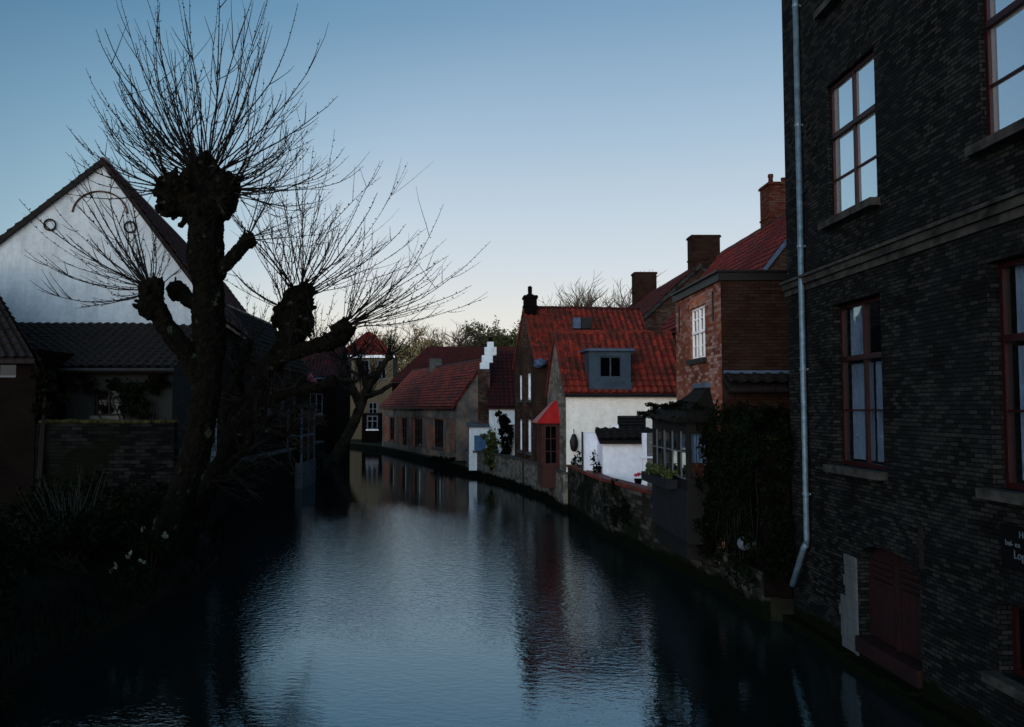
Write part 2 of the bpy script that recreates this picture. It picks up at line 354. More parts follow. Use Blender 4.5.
def window(fr, parent, a0, a1, z0, z1, frame='white_paint', glass='dark_glass', depth=.12, cols=(.5,), rows=(.5,), bw=.055, thin=.025, trans=None,
           sill='stone_trim', curtain=None, label=None, room=False, sillw=.12, thick_cols=True):
    m = MB(); d0, d1 = -depth - .05, -depth + .01; e = .003
    fr.box(m, a0 + e, a0 + bw, d0, d1, z0 + e, z1 - e); fr.box(m, a1 - bw, a1 - e, d0, d1, z0 + e, z1 - e)
    fr.box(m, a0 + bw, a1 - bw, d0, d1, z0 + e, z0 + bw); fr.box(m, a0 + bw, a1 - bw, d0, d1, z1 - bw, z1 - e)
    W = a1 - a0; H = z1 - z0
    if trans is not None: fr.box(m, a0 + bw, a1 - bw, d0, d1 + .02, z0 + H * trans - bw * .6, z0 + H * trans + bw * .6)
    for c in cols:
        w = bw * .5 if thick_cols else thin / 2
        fr.box(m, a0 + W * c - w, a0 + W * c + w, d0 + .012, d1 - .002, z0 + bw, z1 - bw)
    for q in rows: fr.box(m, a0 + bw, a1 - bw, d0 + .02, d1 - .012, z0 + H * q - thin / 2, z0 + H * q + thin / 2)
    o = m.build('window', frame, parent)
    if label: o['label'] = label
    p = MB(); g = -depth - .028
    fr.box(p, a0 + bw * .8, a1 - bw * .8, g - .006, g, z0 + bw * .8, z1 - bw * .8); p.build('pane', glass, o)
    if sill:
        s_ = MB(); fr.box(s_, a0 - .08, a1 + .08, -.0, sillw * .7, z0 - .11, z0 - .004); s_.build('sill', sill, o)
    if curtain:
        for (ca0, ca1, cz0, cz1) in curtain:
            c_ = MB(); n = int((ca1 - ca0) * 60) + 8; pts = []
            for i in range(n + 1):
                a = ca0 + (ca1 - ca0) * i / n; pts.append((a, g - .10 + .028 * math.sin(i * 1.15 + random.uniform(-.3, .3)) + .012 * math.sin(i * .37)))
            for i in range(n):
                (a, b_), (a2, b2) = pts[i], pts[i + 1]
                c_.poly([fr.P(a, b_, cz0), fr.P(a2, b2, cz0), fr.P(a2, b2, cz1), fr.P(a, b_, cz1)])
            c_.build('curtain', 'curtain_grey', o, smooth=False)
    if room:
        r_ = MB(); fr.box(r_, a0 - .3, a1 + .3, -1.6, -1.55, z0 - .3, z1 + .3); r_.build('back_wall', 'dark_room', o)
    return o

def tiles(mb, A, B, Cc, D, tw=.24, row=.3, sub=6, hgt=.05):
    """pantiles as real waves and steps on the patch A B (eave) C D (top)"""
    A, B, Cc, D = map(V, (A, B, Cc, D)); W = max((B - A).length, (Cc - D).length); H = max((D - A).length, (Cc - B).length)
    n = (B - A).cross(D - A if (D - A).length > .01 else Cc - A).normalized()
    if n.z < 0: n = -n
    nu = max(2, int(W / tw) * sub); nr = max(1, round(H / row)); ntile = nu / sub
    def pt(u, v, h):
        p = A.lerp(B, u).lerp(D.lerp(Cc, u), v); return p + n * (h + .03 * (noise.noise(p * .55) + .6))
    def prof(u):
        t = (u * ntile) % 1.0; return hgt * (.5 + .5 * math.sin(2 * math.pi * t)) ** 1.5
    rowsv = []
    jo = [random.uniform(-.006, .006) for _ in range(nr + 1)]
    for j in range(nr):
        rowsv.append((j / nr, hgt * .95 + jo[j])); rowsv.append(((j + .93) / nr, .0 + jo[j]))
    base = len(mb.v); us = [i / nu for i in range(nu + 1)]
    for (v, h0) in rowsv:
        for u in us: mb.v.append(pt(u, v, h0 + prof(u)))
    m = nu + 1
    for j in range(len(rowsv) - 1):
        for i in range(nu):
            a = base + j * m + i; mb.f.append([a, a + 1, a + 1 + m, a + m])
            v0, v1 = rowsv[j][0] * H, rowsv[j + 1][0] * H; u0, u1 = us[i] * W, us[i + 1] * W
            mb.uv.append([(u0, v0), (u1, v0), (u1, v1), (u0, v1)])
def slab(mb, A, B, Cc, D, t=.1):
    A, B, Cc, D = map(V, (A, B, Cc, D)); dn = V((0, 0, -t)); up = V((0, 0, -.004))
    if (Cc - D).length < .01: mb.hexa([A + dn, B + dn, Cc + dn], [A + up, B + up, Cc + up])
    else: mb.hexa([A + dn, B + dn, Cc + dn, D + dn], [A + up, B + up, Cc + up, D + up])

def house(name, fr, W, D, ze, zr, label, cat, wall='brown_brick', roof='red_tile', z0=-.3, rd=None, zb=None, hip0=0, hip1=0, over=.15, side_over=.08,
          front=(), left=(), right=(), back=(), detail=True, cap='dark_red_tile', wins=(), verge=None, gutter=None, ridge_t=.09, depth=.2, wall2=None):
    """front = eaves side of the frame; rd = depth of the ridge; zb = back eave height"""
    rd = rd or D / 2; zb = zb if zb is not None else ze
    base = fr.P(W / 2, -D / 2, max(z0, 0)); T = thing(name, base, label, cat)
    sides = {'front': fr, 'right': Fr(*fr.P(W, 0, 0)[:2], *(-fr.n)[:2]), 'left': Fr(*fr.P(0, -D, 0)[:2], *fr.n[:2]), 'back': Fr(*fr.P(W, -D, 0)[:2], *(-fr.u)[:2])}
    mb = MB(); fr.wall(mb, 0, W, z0, ze, front, depth); sides['back'].wall(mb, 0, W, z0, zb, back, depth)
    zl = min(ze, zb)
    for key, holes, hip in (('right', right, hip1), ('left', left, hip0)):
        m2 = MB() if wall2 else mb
        sf = sides[key]; sf.wall(m2, 0, D, z0, zl, [h for h in holes if h[3] <= zl], depth)
        def zat(a):
            d = a if key == 'right' else D - a      # depth from the front
            if hip: return zl if ze == zb else ze + (zb - ze) * d / D
            return ze + (zr - ze) * d / rd if d <= rd else zb + (zr - zb) * (D - d) / (D - rd)
        cuts = sorted({0, D, (rd if key == 'right' else D - rd)})
        if not hip or ze != zb:
            for i in range(len(cuts) - 1):
                x0, x1 = cuts[i], cuts[i + 1]; q = [sf.P(x0, 0, zl), sf.P(x1, 0, zl)]
                if zat(x1) > zl + 1e-4: q.append(sf.P(x1, 0, zat(x1)))
                if zat(x0) > zl + 1e-4: q.append(sf.P(x0, 0, zat(x0)))
                if len(q) > 2: m2.poly(q)
        if wall2: m2.build('gable_wall', wall2, T)
    mb.build('wall', wall, T)
    so0 = side_over; so1 = side_over
    sl = (zr - ze) / rd; slb = (zr - zb) / (D - rd); h = .06
    A = fr.P(-so0, over, ze - over * sl + h); B = fr.P(W + so1, over, ze - over * sl + h)
    Cc = fr.P(W - hip1 if hip1 else W + so1, -rd, zr + h); Dd = fr.P(hip0 if hip0 else -so0, -rd, zr + h)
    A2 = fr.P(W + so1, -D - over, zb - over * slb + h); B2 = fr.P(-so0, -D - over, zb - over * slb + h)
    rf = MB(); slab(rf, A, B, Cc, Dd); slab(rf, A2, B2, Dd, Cc)
    fs = [(A, B, Cc, Dd)]; bk = [(A2, B2, Dd, Cc)]
    if hip0: bk.append((B2, A, Dd, Dd)); slab(rf, B2, A, Dd, Dd)
    if hip1: bk.append((B, A2, Cc, Cc)); slab(rf, B, A2, Cc, Cc)
    for q in fs + bk:
        if detail: tiles(rf, *q, sub=6 if q in fs else 4)
        else:
            n = (q[1] - q[0]).cross(q[3] - q[0]); up = V((0, 0, .01))
            rf.poly([p + up for p in (q if (q[2] - q[3]).length > .01 else q[:3])])
    ro = rf.build('roof', roof, T)
    cp = MB(); rp = [Dd.lerp(Cc, i / 12) + V((0, 0, .02 + (.012 if i % 2 else 0))) for i in range(13)]; cp.tube(rp, ridge_t, 6)
    if hip0: cp.tube([A + V((0, 0, .02)), Dd], ridge_t * .8, 5)
    cp.build('ridge_cap', cap, ro)
    if verge:
        for aa, hip in ((-so0, hip0), (W + so1, hip1)):
            if hip: continue
            vm = MB(); w = fr.u * (.05 if aa > 0 else -.05); z1 = V((0, 0, .05)); z2 = V((0, 0, -.16)); L = [fr.P(aa, over, ze - over * sl + h), fr.P(aa, -rd, zr + h), fr.P(aa, -D - over, zb - over * slb + h)]
            k = len(vm.v)
            for p in L: vm.v += [p + z2, p + w + z2, p + w + z1, p + z1]
            for i in (0, 4):
                for e in range(4): vm.f.append([i + e, i + (e + 1) % 4, i + 4 + (e + 1) % 4, i + 4 + e]); vm.uv.append(None)
            vm.f += [[3, 2, 1, 0], [8, 9, 10, 11]]; vm.uv += [None, None]
            vm.build('verge_board', verge, T)
    if gutter:
        gm = MB(); zz = ze - over * sl; gm.tube([fr.P(-so0, over + .06, zz), fr.P(W + so1, over + .06, zz)], .065, 8); gm.build('gutter', gutter, T)
    for (side, kw) in wins:
        kw = dict(kw); r_ = kw.pop('rect'); window(sides[side], T, *r_, **kw)
    T_sides[name + str(len(T_sides))] = sides
    return T, sides
T_sides = {}

def chimney(parent, x, y, w, d, z0, z1, mat='dull_brick', pots=0, name='chimney', cap=True, potmat='dull_brick'):
    m = MB(); m.box(x - w / 2, x + w / 2, y - d / 2, y + d / 2, z0, z1 - .12)
    if cap:
        m.box(x - w / 2 - .05, x + w / 2 + .05, y - d / 2 - .05, y + d / 2 + .05, z1 - .12, z1 - .04); m.box(x - w / 2 - .02, x + w / 2 + .02, y - d / 2 - .02, y + d / 2 + .02, z1 - .04, z1)
        zb = z0 + (z1 - z0) * .55; m.box(x - w / 2 - .03, x + w / 2 + .03, y - d / 2 - .03, y + d / 2 + .03, zb, zb + .07)
    o = m.build(name, mat, parent)
    for i in range(pots):
        px = x + (i - (pots - 1) / 2) * w * .5; hh = .42 if i % 2 == 0 else .28
        p = MB(); p.tube([(px, y, z1 - .01), (px, y, z1 + hh * .7), (px, y, z1 + hh * .72), (px, y, z1 + hh)], [.1, .085, .11, .1], 10); p.build('pot', potmat, o)
    return o

def foliage(name, mat, parent, centers, n, size, el=1.0):
    """centers: (point, radii) clumps filled with leaf sized faces, unevenly"""
    m = MB(); tot = sum(r[0] * r[1] * r[2] for _, r in centers)
    for c, r in centers:
        k = int(n * r[0] * r[1] * r[2] / tot); c = V(c); seeds = [V((random.gauss(0, .5), random.gauss(0, .5), random.gauss(0, .5))) for _ in range(max(4, k // 45))]
        for i in range(k):
            s_ = random.choice(seeds) + V((random.gauss(0, .2), random.gauss(0, .2), random.gauss(0, .2)))
            m.leaf(c + V((s_.x * r[0], s_.y * r[1], s_.z * r[2])), size * random.uniform(.5, 1.4), el)
    return m.build(name, mat, parent)

# ------------------------------------------------------------------ water and banks
RB = [(5.62, -40), (5.62, 14.5), (5.1, 14.6), (5.08, 17), (3.98, 24), (3.72, 30), (3.44, 34.2), (2.5, 39.4), (0, 49), (-3.4, 61), (-7, 73), (-11, 81), (-16, 86), (-60, 100)]
LB = [(-6.1, -40), (-5.9, 6), (-5.6, 14), (-5.35, 17.6), (-5.6, 20), (-7.4, 27), (-7.4, 46), (-8.3, 56), (-8.7, 66), (-12, 73), (-20, 78), (-60, 88)]
w = MB(); w.poly([(-60, -40, 0), (30, -40, 0), (30, 110, 0), (-60, 110, 0)]); tag(w.build('water', 'canal_water'), kind='structure')
g = MB()
for (x0, y0), (x1, y1) in zip(RB, RB[1:]):
    g.poly([(x0 + .15, y0, -.6), (400, y0, -.6), (400, y1, -.6), (x1 + .15, y1, -.6)])
    g.poly([(x0 + .15, y0, -.6), (x1 + .15, y1, -.6), (x1 + .15, y1, .38), (x0 + .15, y0, .38)])
    g.poly([(x0 + .15, y0, .38), (x1 + .15, y1, .38), (400, y1, .38), (400, y0, .38)][::-1])
g.poly([(-60, 100, .38), (400, 100, .38), (900, 900, .38), (-900, 900, .38)]); 
tag(g.build('ground', 'earth'), kind='structure')
g = MB(); sub = []
for (x0, y0), (x1, y1) in zip(LB, LB[1:]):
    n = max(1, int((y1 - y0) / 1.0))
    for i in range(n): sub.append((x0 + (x1 - x0) * i / n, y0 + (y1 - y0) * i / n))
sub.append(LB[-1])
prof = [(0, -.5), (.12, .12), (.5, .35), (1.1, .7), (2.2, .95), (4.5, 1.05), (40, 1.05), (500, 1.05)]
grid = [[V((x - o - .25 * noise.noise(V((x, y, o))) if o else x - .1 + .2 * noise.noise(V((x * 3, y * .9, 1))), y, z + (.12 * noise.noise(V((x - o, y, 3))) if 0 < o < 30 else 0))) for (o, z) in prof] for (x, y) in sub]
for i in range(len(grid) - 1):
    for j in range(len(prof) - 1): g.poly([grid[i][j], grid[i + 1][j], grid[i + 1][j + 1], grid[i][j + 1]])
tag(g.build('earth_bank', 'earth', weld=True), kind='structure')
def ribbon(name, pts, z0, z1, t, mat, label, cat, cap=None, capname='coping', capt=.08):
    T = thing(name, (pts[0][0], pts[0][1], 0), label, cat); m = MB(); cm = MB()
    for (x0, y0), (x1, y1) in zip(pts, pts[1:]):
        d = V((x1 - x0, y1 - y0, 0)); L = d.length; f = Fr(x0, y0, *(d / L)[:2]); f.box(m, 0, L, 0, t, z0, z1)
        if cap: 
            k = max(1, int(L / .5)); 
            for i in range(k): f.box(cm, L * i / k + .004, L * (i + 1) / k - .004, -.05, t + .05, z1 + .002, z1 + capt + random.uniform(0, .012))
    m.build('wall', mat, T)
    if cap: cm.build(capname, cap, T)
    return T
# right bank is on the +X side: n must point to +X, so walk from near to far
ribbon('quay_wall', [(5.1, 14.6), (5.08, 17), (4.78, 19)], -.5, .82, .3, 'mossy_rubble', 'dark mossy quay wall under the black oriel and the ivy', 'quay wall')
ribbon('quay_wall', [(4.78, 19), (3.98, 24), (3.72, 29.8)], -.5, 1.55, .28, 'mossy_rubble', 'mottled quay wall with red coping in front of the white yard', 'quay wall', 'red_tile_worn')
ribbon('quay_wall', [(3.56, 29.8), (3.30, 34.2), (2.36, 39.4), (1.2, 43.9), (.3, 47.2)], -.5, 1.28, .3, 'grey_rubble', 'grey stone quay wall below the brick gable and red bay window', 'quay wall', 'stone_trim')
ribbon('quay_ledge', [(.3, 47.2), (-3.4, 61), (-7, 73), (-11, 81)], -.5, .36, .45, 'mossy_rubble', 'low green quay ledge under the long orange brick house', 'quay ledge', 'moss', 'moss_strip', .03)
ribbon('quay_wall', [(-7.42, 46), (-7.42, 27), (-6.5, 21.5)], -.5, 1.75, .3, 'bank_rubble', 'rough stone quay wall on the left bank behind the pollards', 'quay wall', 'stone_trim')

# ------------------------------------------------------------------ A: big black brick building, right
A_Y = 14.5
fa = Fr(5.6, A_Y, 0, -1)
LA = 17
T = thing('brick_house', (5.6, 7, 0), 'tall blackened brick building with maroon windows rising out of the water at the right', 'building')
wa = [1.7, 3.2]; wb = [5.5, 6.95]; wc = [9.3, 10.75]
low = [(2.72, 5.12)]; 
holes = []
for q in (wa, wb, wc):
    holes += [(q[0], q[1], 2.76, 5.14), (q[0], q[1], 6.42, 8.5), (q[0], q[1], 9.72, 11.7)]
holes += [(2.36, 4.0, .2, 1.74), (5.5, 6.95, .85, 1.6), (9.3, 10.75, .85, 1.6)]
m = MB(); fa.wall(m, 0, LA, -.4, 13.2, holes, .24)
# arch spandrels of the water gate, flush with the wall
ns = 14
for i in range(ns):
    a0 = 2.36 + 1.64 * i / ns; a1 = 2.36 + 1.64 * (i + 1) / ns
    def za(a): t = (a - 3.18) / .82; return 1.46 + .28 * math.sqrt(max(0, 1 - t * t))
    m.poly([fa.P(a0, 0, za(a0)), fa.P(a1, 0, za(a1)), fa.P(a1, 0, 1.74), fa.P(a0, 0, 1.74)])
    m.poly([fa.P(a0, 0, za(a0)), fa.P(a0, -.24, za(a0)), fa.P(a1, -.24, za(a1)), fa.P(a1, 0, za(a1))])
sf = Fr(*fa.P(0, -11, 0)[:2], *fa.n[:2]); sf.wall(m, 0, 11, -.4, 13.2)
sf = Fr(*fa.P(LA, 0, 0)[:2], *(-fa.n)[:2]); sf.wall(m, 0, 11, -.4, 13.2)
sf = Fr(*fa.P(LA, -11, 0)[:2], *(-fa.u)[:2]); sf.wall(m, 0, LA, -.4, 13.2)
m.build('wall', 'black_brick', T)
m = MB(); 
for i in range(18): # stones of the string course
    fa.box(m, LA * i / 18 - .03 * (i == 0) + .003, LA * (i + 1) / 18 - .003, -.02, .085 + random.uniform(-.004, .004), 5.60, 5.70)
fa.box(m, -.05, LA, -.02, .13, 5.702, 5.745); fa.box(m, -.02, LA, -.02, .04, 5.50, 5.598)
m.build('string_course', 'bluestone', T)
m = MB()
for i in range(30):
    h = .10 + random.uniform(0, .05); fa.box(m, LA * i / 30 + .005, LA * (i + 1) / 30 - .005, -.02, .16 + random.uniform(0, .06), -.4, h)
m.build('plinth_ledge', 'mossy_rubble', T)
# soldier-course arches over the openings
m = MB()
for q in (wa, wb, wc):
    for zz in (5.14, 8.5, 1.6 if q is not wa else None):
        if zz is None: continue
        k = 22
        for i in range(k):
            a0 = q[0] - .12 + (q[1] - q[0] + .24) * i / k; a1 = a0 + (q[1] - q[0] + .24) / k; lean = (i / (k - 1) - .5) * .12
            b0, b1 = -.01, .006
            m.hexa([fa.P(a0 + .004, b1, zz + .01), fa.P(a1 - .004, b1, zz + .01), fa.P(a1 - .004, b0, zz + .01), fa.P(a0 + .004, b0, zz + .01)],
                   [fa.P(a0 + lean + .004, b1, zz + .25), fa.P(a1 + lean - .004, b1, zz + .25), fa.P(a1 + lean - .004, b0, zz + .25), fa.P(a0 + lean + .004, b0, zz + .25)])
for i in range(22):
    t0 = math.pi * (1 - i / 22); t1 = math.pi * (1 - (i + 1) / 22) + .02
    def e(t, k): return (3.18 + (.82 + k) * math.cos(t), 1.46 + (.28 + k) * math.sin(t))
    p = [e(t0, .0), e(t1, .0), e(t1, .2), e(t0, .2)]
    m.hexa([fa.P(*(p[0][0], .007, p[0][1])), fa.P(p[1][0], .007, p[1][1]), fa.P(p[1][0], -.01, p[1][1]), fa.P(p[0][0], -.01, p[0][1])],
           [fa.P(p[3][0], .007, p[3][1]), fa.P(p[2][0], .007, p[2][1]), fa.P(p[2][0], -.01, p[2][1]), fa.P(p[3][0], -.01, p[3][1])])
m.build('brick_arch', 'black_brick', T)
for q in (wa, wb, wc):
    W = q[1] - q[0]
    window(fa, T, q[0], q[1], 2.76, 5.14, 'maroon_paint', 'glass', .14, cols=(.5,), rows=(.34,), trans=.66, bw=.06, sill='bluestone', sillw=.2,
           curtain=[(q[0] + .1, q[0] + W * .45, 2.85, 4.25), (q[0] + W * .55, q[1] - .1, 2.85, 4.25)] + ([(q[0] + .1, q[1] - .1, 4.38, 5.1)] if q is not wa else [(q[0] + .1, q[0] + .45, 4.38, 5.1)]), room=True)
    window(fa, T, q[0], q[1], 6.42, 8.5, 'maroon_paint', 'sky_glass', .07, cols=(.5,), rows=(.3,), trans=.62, bw=.06, sill='bluestone', sillw=.2)
    window(fa, T, q[0], q[1], 9.72, 11.7, 'maroon_paint', 'sky_glass', .07, cols=(.5,), rows=(.3,), trans=.62, bw=.06, sill='bluestone', sillw=.2)
    if q is not wa: window(fa, T, q[0], q[1], .85, 1.6, 'maroon_paint', 'dark_glass', .16, cols=(.33, .66), rows=(), bw=.06, sill='bluestone', sillw=.2)
# water gate
m = MB(); fa.box(m, 2.362, 3.998, -.22, -.17, .42, 1.80)
for i in range(9): fa.box(m, 2.37 + .18 * i, 2.37 + .18 * i + .165, -.17, -.155 + random.uniform(0, .006), .44, 1.2)
D_ = m.build('water_gate', 'door_maroon', T)
m = MB()
for s_ in (0, 1):
    for i in range(4): fa.box(m, 2.5 + .8 * s_, 3.06 + .8 * s_, -.17, -.12, 1.20 + .085 * i, 1.235 + .085 * i)
m.build('louvre', 'door_maroon', D_)
m = MB(); fa.box(m, 3.15, 3.21, -.168, -.12, .42, 1.7); m.build('cover_strip', 'door_maroon', D_)
m = MB(); fa.box(m, 2.365, 3.995, -.2, .06, .2, .41); m.build('threshold', 'door_maroon', D_)
m = MB(); rows_ = 9
for i in range(rows_):
    z0_ = .12 + i * .152; l = 1.92 + random.uniform(-.06, .05) - (.1 if i < 5 else -.06); fa.box(m, l, 2.352, -.01, .018 + random.uniform(0, .008), z0_, z0_ + .149)
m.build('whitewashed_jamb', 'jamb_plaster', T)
m = MB(); fa.box(m, 4.05, 4.10, -.005, .03, 1.65, 2.15); fa.box(m, 4.0, 4.15, .0, .025, 1.9, 1.94); m.build('wall_anchor', 'iron', T)
m = MB(); r0 = V((5.45, 14.6, 13.2)); m.hexa([fa.P(-.2, .35, 13.2), fa.P(LA, .35, 13.2), fa.P(LA, -11.2, 13.2), fa.P(-.2, -11.2, 13.2)], [fa.P(-.1, .2, 13.45), fa.P(LA, .2, 13.45), fa.P(LA, -11.1, 13.45), fa.P(-.1, -11.1, 13.45)])
m.build('cornice', 'bluestone', T)
m = MB(); q = [fa.P(-.1, .1, 13.46), fa.P(LA, .1, 13.46), fa.P(LA, -5.5, 18), fa.P(-.1, -5.5, 18)]; slab(m, *q); q = [fa.P(LA, -11.1, 13.46), fa.P(-.1, -11.1, 13.46), fa.P(-.1, -5.5, 18), fa.P(LA, -5.5, 18)]; slab(m, *q)
m.build('roof', 'dark_red_tile', T)
# drainpipe
P_ = thing('drainpipe', (5.52, 13.7, 1.4), 'pale zinc drainpipe down the corner of the blackened brick building', 'drainpipe')
m = MB(); x = 5.52; m.tube([(x, 13.7, 13.1), (x, 13.7, 1.5), (x, 13.71, 1.42)], .045, 10); m.build('pipe', 'zinc', P_, smooth=True)
m = MB(); m.tube([(x, 13.71, 1.44), (x - .02, 13.77, 1.36), (x - .1, 14.07, .70)], .05, 10); m.build('outlet', 'zinc', P_, smooth=True)
for zz in (2.2, 4.2, 6.2, 8.2, 10.2):
    m = MB(); m.tube([(x, 13.7, zz), (x, 13.7, zz + .05)], .055, 10); m.box(x, 5.6, 13.685, 13.715, zz + .01, zz + .04); m.build('clip', 'zinc', P_)
# plaque with writing
Q = thing('wall_plaque', (5.57, 8.4, 2.2), 'black plaque with pale lettering on the dark brick wall at the right edge', 'plaque')
m = MB(); fa.box(m, 5.64, 6.62, .002, .03, 1.98, 2.42); m.build('plate', 'plaque_black', Q)
def text(body, a, z, size, parent):
    c = bpy.data.curves.new('writing', 'FONT'); c.body = body; c.size = size; c.extrude = .002
    o = bpy.data.objects.new('tmp', c); C.objects.link(o); bpy.context.view_layer.update()
    me = bpy.data.meshes.new_from_object(o.evaluated_get(bpy.context.evaluated_depsgraph_get())); bpy.data.objects.remove(o)
    t = bpy.data.objects.new('lettering', me); C.objects.link(t); me.materials.append(MATS['lettering'])
    M3 = Matrix((fa.u, V((0, 0, 1)), fa.n)).transposed(); p = fa.P(a, .034, z)
    me.transform(Matrix.Translation(p - wloc(parent)) @ M3.to_4x4()); t.parent = parent
text('Hu', 5.94, 2.305, .10, Q); text('bui- ex', 5.72, 2.205, .085, Q); text('Log', 5.85, 2.09, .12, Q)

# ------------------------------------------------------------------ B: red brick annex with white window
fb = Fr(5.1, 20.1, 0, -1); LBn = 3.5
T = thing('brick_annex', (6.5, 18, 0), 'square red brick house with a tall white window above the black oriel', 'house')
m = MB(); fb.wall(m, 0, LBn, .3, 6.1, [(1.25, 2.4, 4.66, 5.78)], .16)
sfB = Fr(5.1, 16.6, 1, 0); sf = Fr(9.5, 20.1, -1, 0); sf.wall(m, 0, 4.4, .3, 6.1); m.build('wall', 'red_brick', T)
m = MB(); sfB.wall(m, 0, 4.4, .3, 6.1); m.build('side_wall', 'dark_brown_brick', T)['label'] = 'brown side wall facing the bridge, its shade put into the brick colour'  # darker than the canal face: shade beside the black building painted in
m = MB(); k = 14
for i in range(k):
    a0 = 1.2 + 1.25 * i / k; fb.box(m, a0 + .004, a0 + 1.25 / k - .004, -.01, .006, 5.79, 6.0)
m.build('brick_arch', 'orange_brick', T)
window(fb, T, 1.25, 2.4, 4.66, 5.78, 'white_paint', 'dark_glass', .06, cols=(.27, .73), rows=(.25, .78), trans=.52, bw=.05, thin=.025, thick_cols=False, sill='iron', sillw=.12)
w_ = [c for c in T.children if c.name.startswith('window')][0]; m = MB(); fb.box(m, 1.80, 1.85, -.1, -.04, 4.72, 5.72); m.build('mullion', 'white_paint', w_)
m = MB(); m.box(5.04, 9.5, 16.54, 20.15, 6.1, 6.26); m.build('parapet', 'iron', T)
m = MB(); m.box(4.99, 9.5, 16.49, 20.15, 6.262, 6.30); m.build('coping', 'iron', T)
m = MB(); sfB.box(m, .02, 2.6, .002, .10, 4.27, 4.33); m.build('flashing', 'lead', T)
m = MB(); tiles(m, sfB.P(.02, .42, 4.02), sfB.P(2.6, .42, 4.02), sfB.P(2.6, .05, 4.26), sfB.P(.02, .05, 4.26), row=.2); slab(m, sfB.P(.02, .42, 4.0), sfB.P(2.6, .42, 4.0), sfB.P(2.6, .01, 4.26), sfB.P(.02, .01, 4.26)); m.build('pent_roof', 'black_tile', T)
m = MB()
for a in (.35, 3.0):
    m = MB(); fb.box(m, a, a + .035, .002, .03, 5.35, 5.95); m.build('wall_anchor', 'iron', T)
# garden wall between A and B with ivy
T = thing('garden_wall', (5.3, 15.5, .8), 'old wall overgrown with ivy between the red annex and the blackened building', 'wall')
m = MB(); m.box(5.14, 5.595, 14.55, 16.55, .4, 3.05); m.build('wall', 'dull_brick', T)
m = MB(); m.box(5.08, 5.59, 14.53, 16.56, 3.052, 3.12); m.build('coping', 'moss', T)
I_ = thing('ivy', (5.1, 15.5, 1), 'thick dark ivy hanging down the wall beside the drainpipe', 'ivy')
cl = []
for i in range(46):
    y = random.uniform(14.7, 17.0); z = random.uniform(.9, 3.3); cl.append(((5.02 - random.uniform(0, .18), y, z), (.16, .42, .42)))
for i in range(8): cl.append(((5.3, random.uniform(14.8, 16.4), random.uniform(3.15, 3.5)), (.25, .35, .22)))
for i in range(26): cl.append(((random.uniform(5.15, 5.6), 14.42, random.uniform(.9, 3.1)), (.28, .12, .4)))
for i in range(15): cl.append(((random.uniform(5.25, 6.6), 16.42, random.uniform(2.6, 3.7)), (.35, .14, .35)))
for i in range(14): cl.append(((random.uniform(4.75, 5.05), random.uniform(16.6, 17.2), random.uniform(.8, 1.7)), (.2, .3, .3)))
foliage('leaves', 'leaf_dark', I_, cl, 19000, .042)
m = MB()
for i in range(40):
    y = random.uniform(14.7, 17); z = 3.2; p = [V((5.05, y, z))]
    for j in range(8): p.append(p[-1] + V((random.uniform(-.05, .02), random.uniform(-.12, .12), -random.uniform(.15, .35))))
    m.tube(p, .008, 4)
m.build('stems', 'twig', I_)
L_ = thing('wall_lamp', (5.05, 14.75, 1.1), 'small round white bulkhead lamp at the foot of the drainpipe', 'lamp')
m = MB(); m.tube([(5.1, 14.85, 1.26), (5.0, 14.85, 1.26)], .05, 10); m.build('bracket', 'grey_paint', L_)
m = MB(); m.ball((4.9, 14.85, 1.26), .12, 14, 0); m.build('globe', 'grey_paint', L_, smooth=True)

# ------------------------------------------------------------------ oriel on B
T = thing('oriel_window', (4.8, 18.5, .9), 'black timber oriel with mossy curved roof hanging over the canal', 'bay window')
X0, X1, Y0, Y1 = 4.5, 5.1, 17.0, 20.05
fo = Fr(X0, Y1, 0, -1); fo2 = Fr(X0, Y0, 1, 0)
m = MB(); LO = Y1 - Y0
for f, L in ((fo, LO), (fo2, X1 - X0)):
    ws = [(.1, L - .1, 2.16, 3.12)] if f is fo else [(.06, L - .05, 2.16, 3.12)]; f.wall(m, 0, L, .9, 3.36, ws, .08)
m.poly([(X0, Y1, .9), (X0, Y1, 3.36), (X1, Y1, 3.36), (X1, Y1, .9)]); m.poly([(X0, Y0, .9), (X0, Y1, .9), (X1, Y1, .9), (X1, Y0, .9)]); m.build('frame', 'black_wood', T)
window(fo, T, .1, LO - .1, 2.16, 3.12, 'black_wood', 'glass', .03, cols=(.25, .5, .75), rows=(.6,), bw=.05, sill=None, room=False,
       curtain=[(.3, .6, 2.2, 3.1), (1.0, 1.25, 2.2, 3.1), (1.8, 2.2, 2.5, 3.1)])
window(fo2, T, .06, X1 - X0 - .05, 2.16, 3.12, 'black_wood', 'glass', .03, cols=(), rows=(), bw=.03, sill=None, curtain=[(.13, .45, 2.5, 3.1)])
m = MB()
for k in (1, 3, 5, 7):
    a = .1 + (LO - .2) * k / 8; fo.box(m, a - .012, a + .012, -.02, .01, 2.16, 3.12)
fo.box(m, .1, LO - .1, -.02, .012, 2.70, 2.73); fo.box(m, .1, LO - .1, -.02, .012, 2.17, 2.20); fo2.box(m, .48, .50, -.02, .012, 2.16, 3.12)
m.build('glazing_bars', 'grey_paint', T)
m = MB()
for k in range(12):
    a = LO * k / 12; fo.box(m, a + .006, a + LO / 12 - .006, .0, .02 + random.uniform(0, .01), .95, 1.95)
m.build('boards', 'board_grey', T)
m = MB()      # curved roof
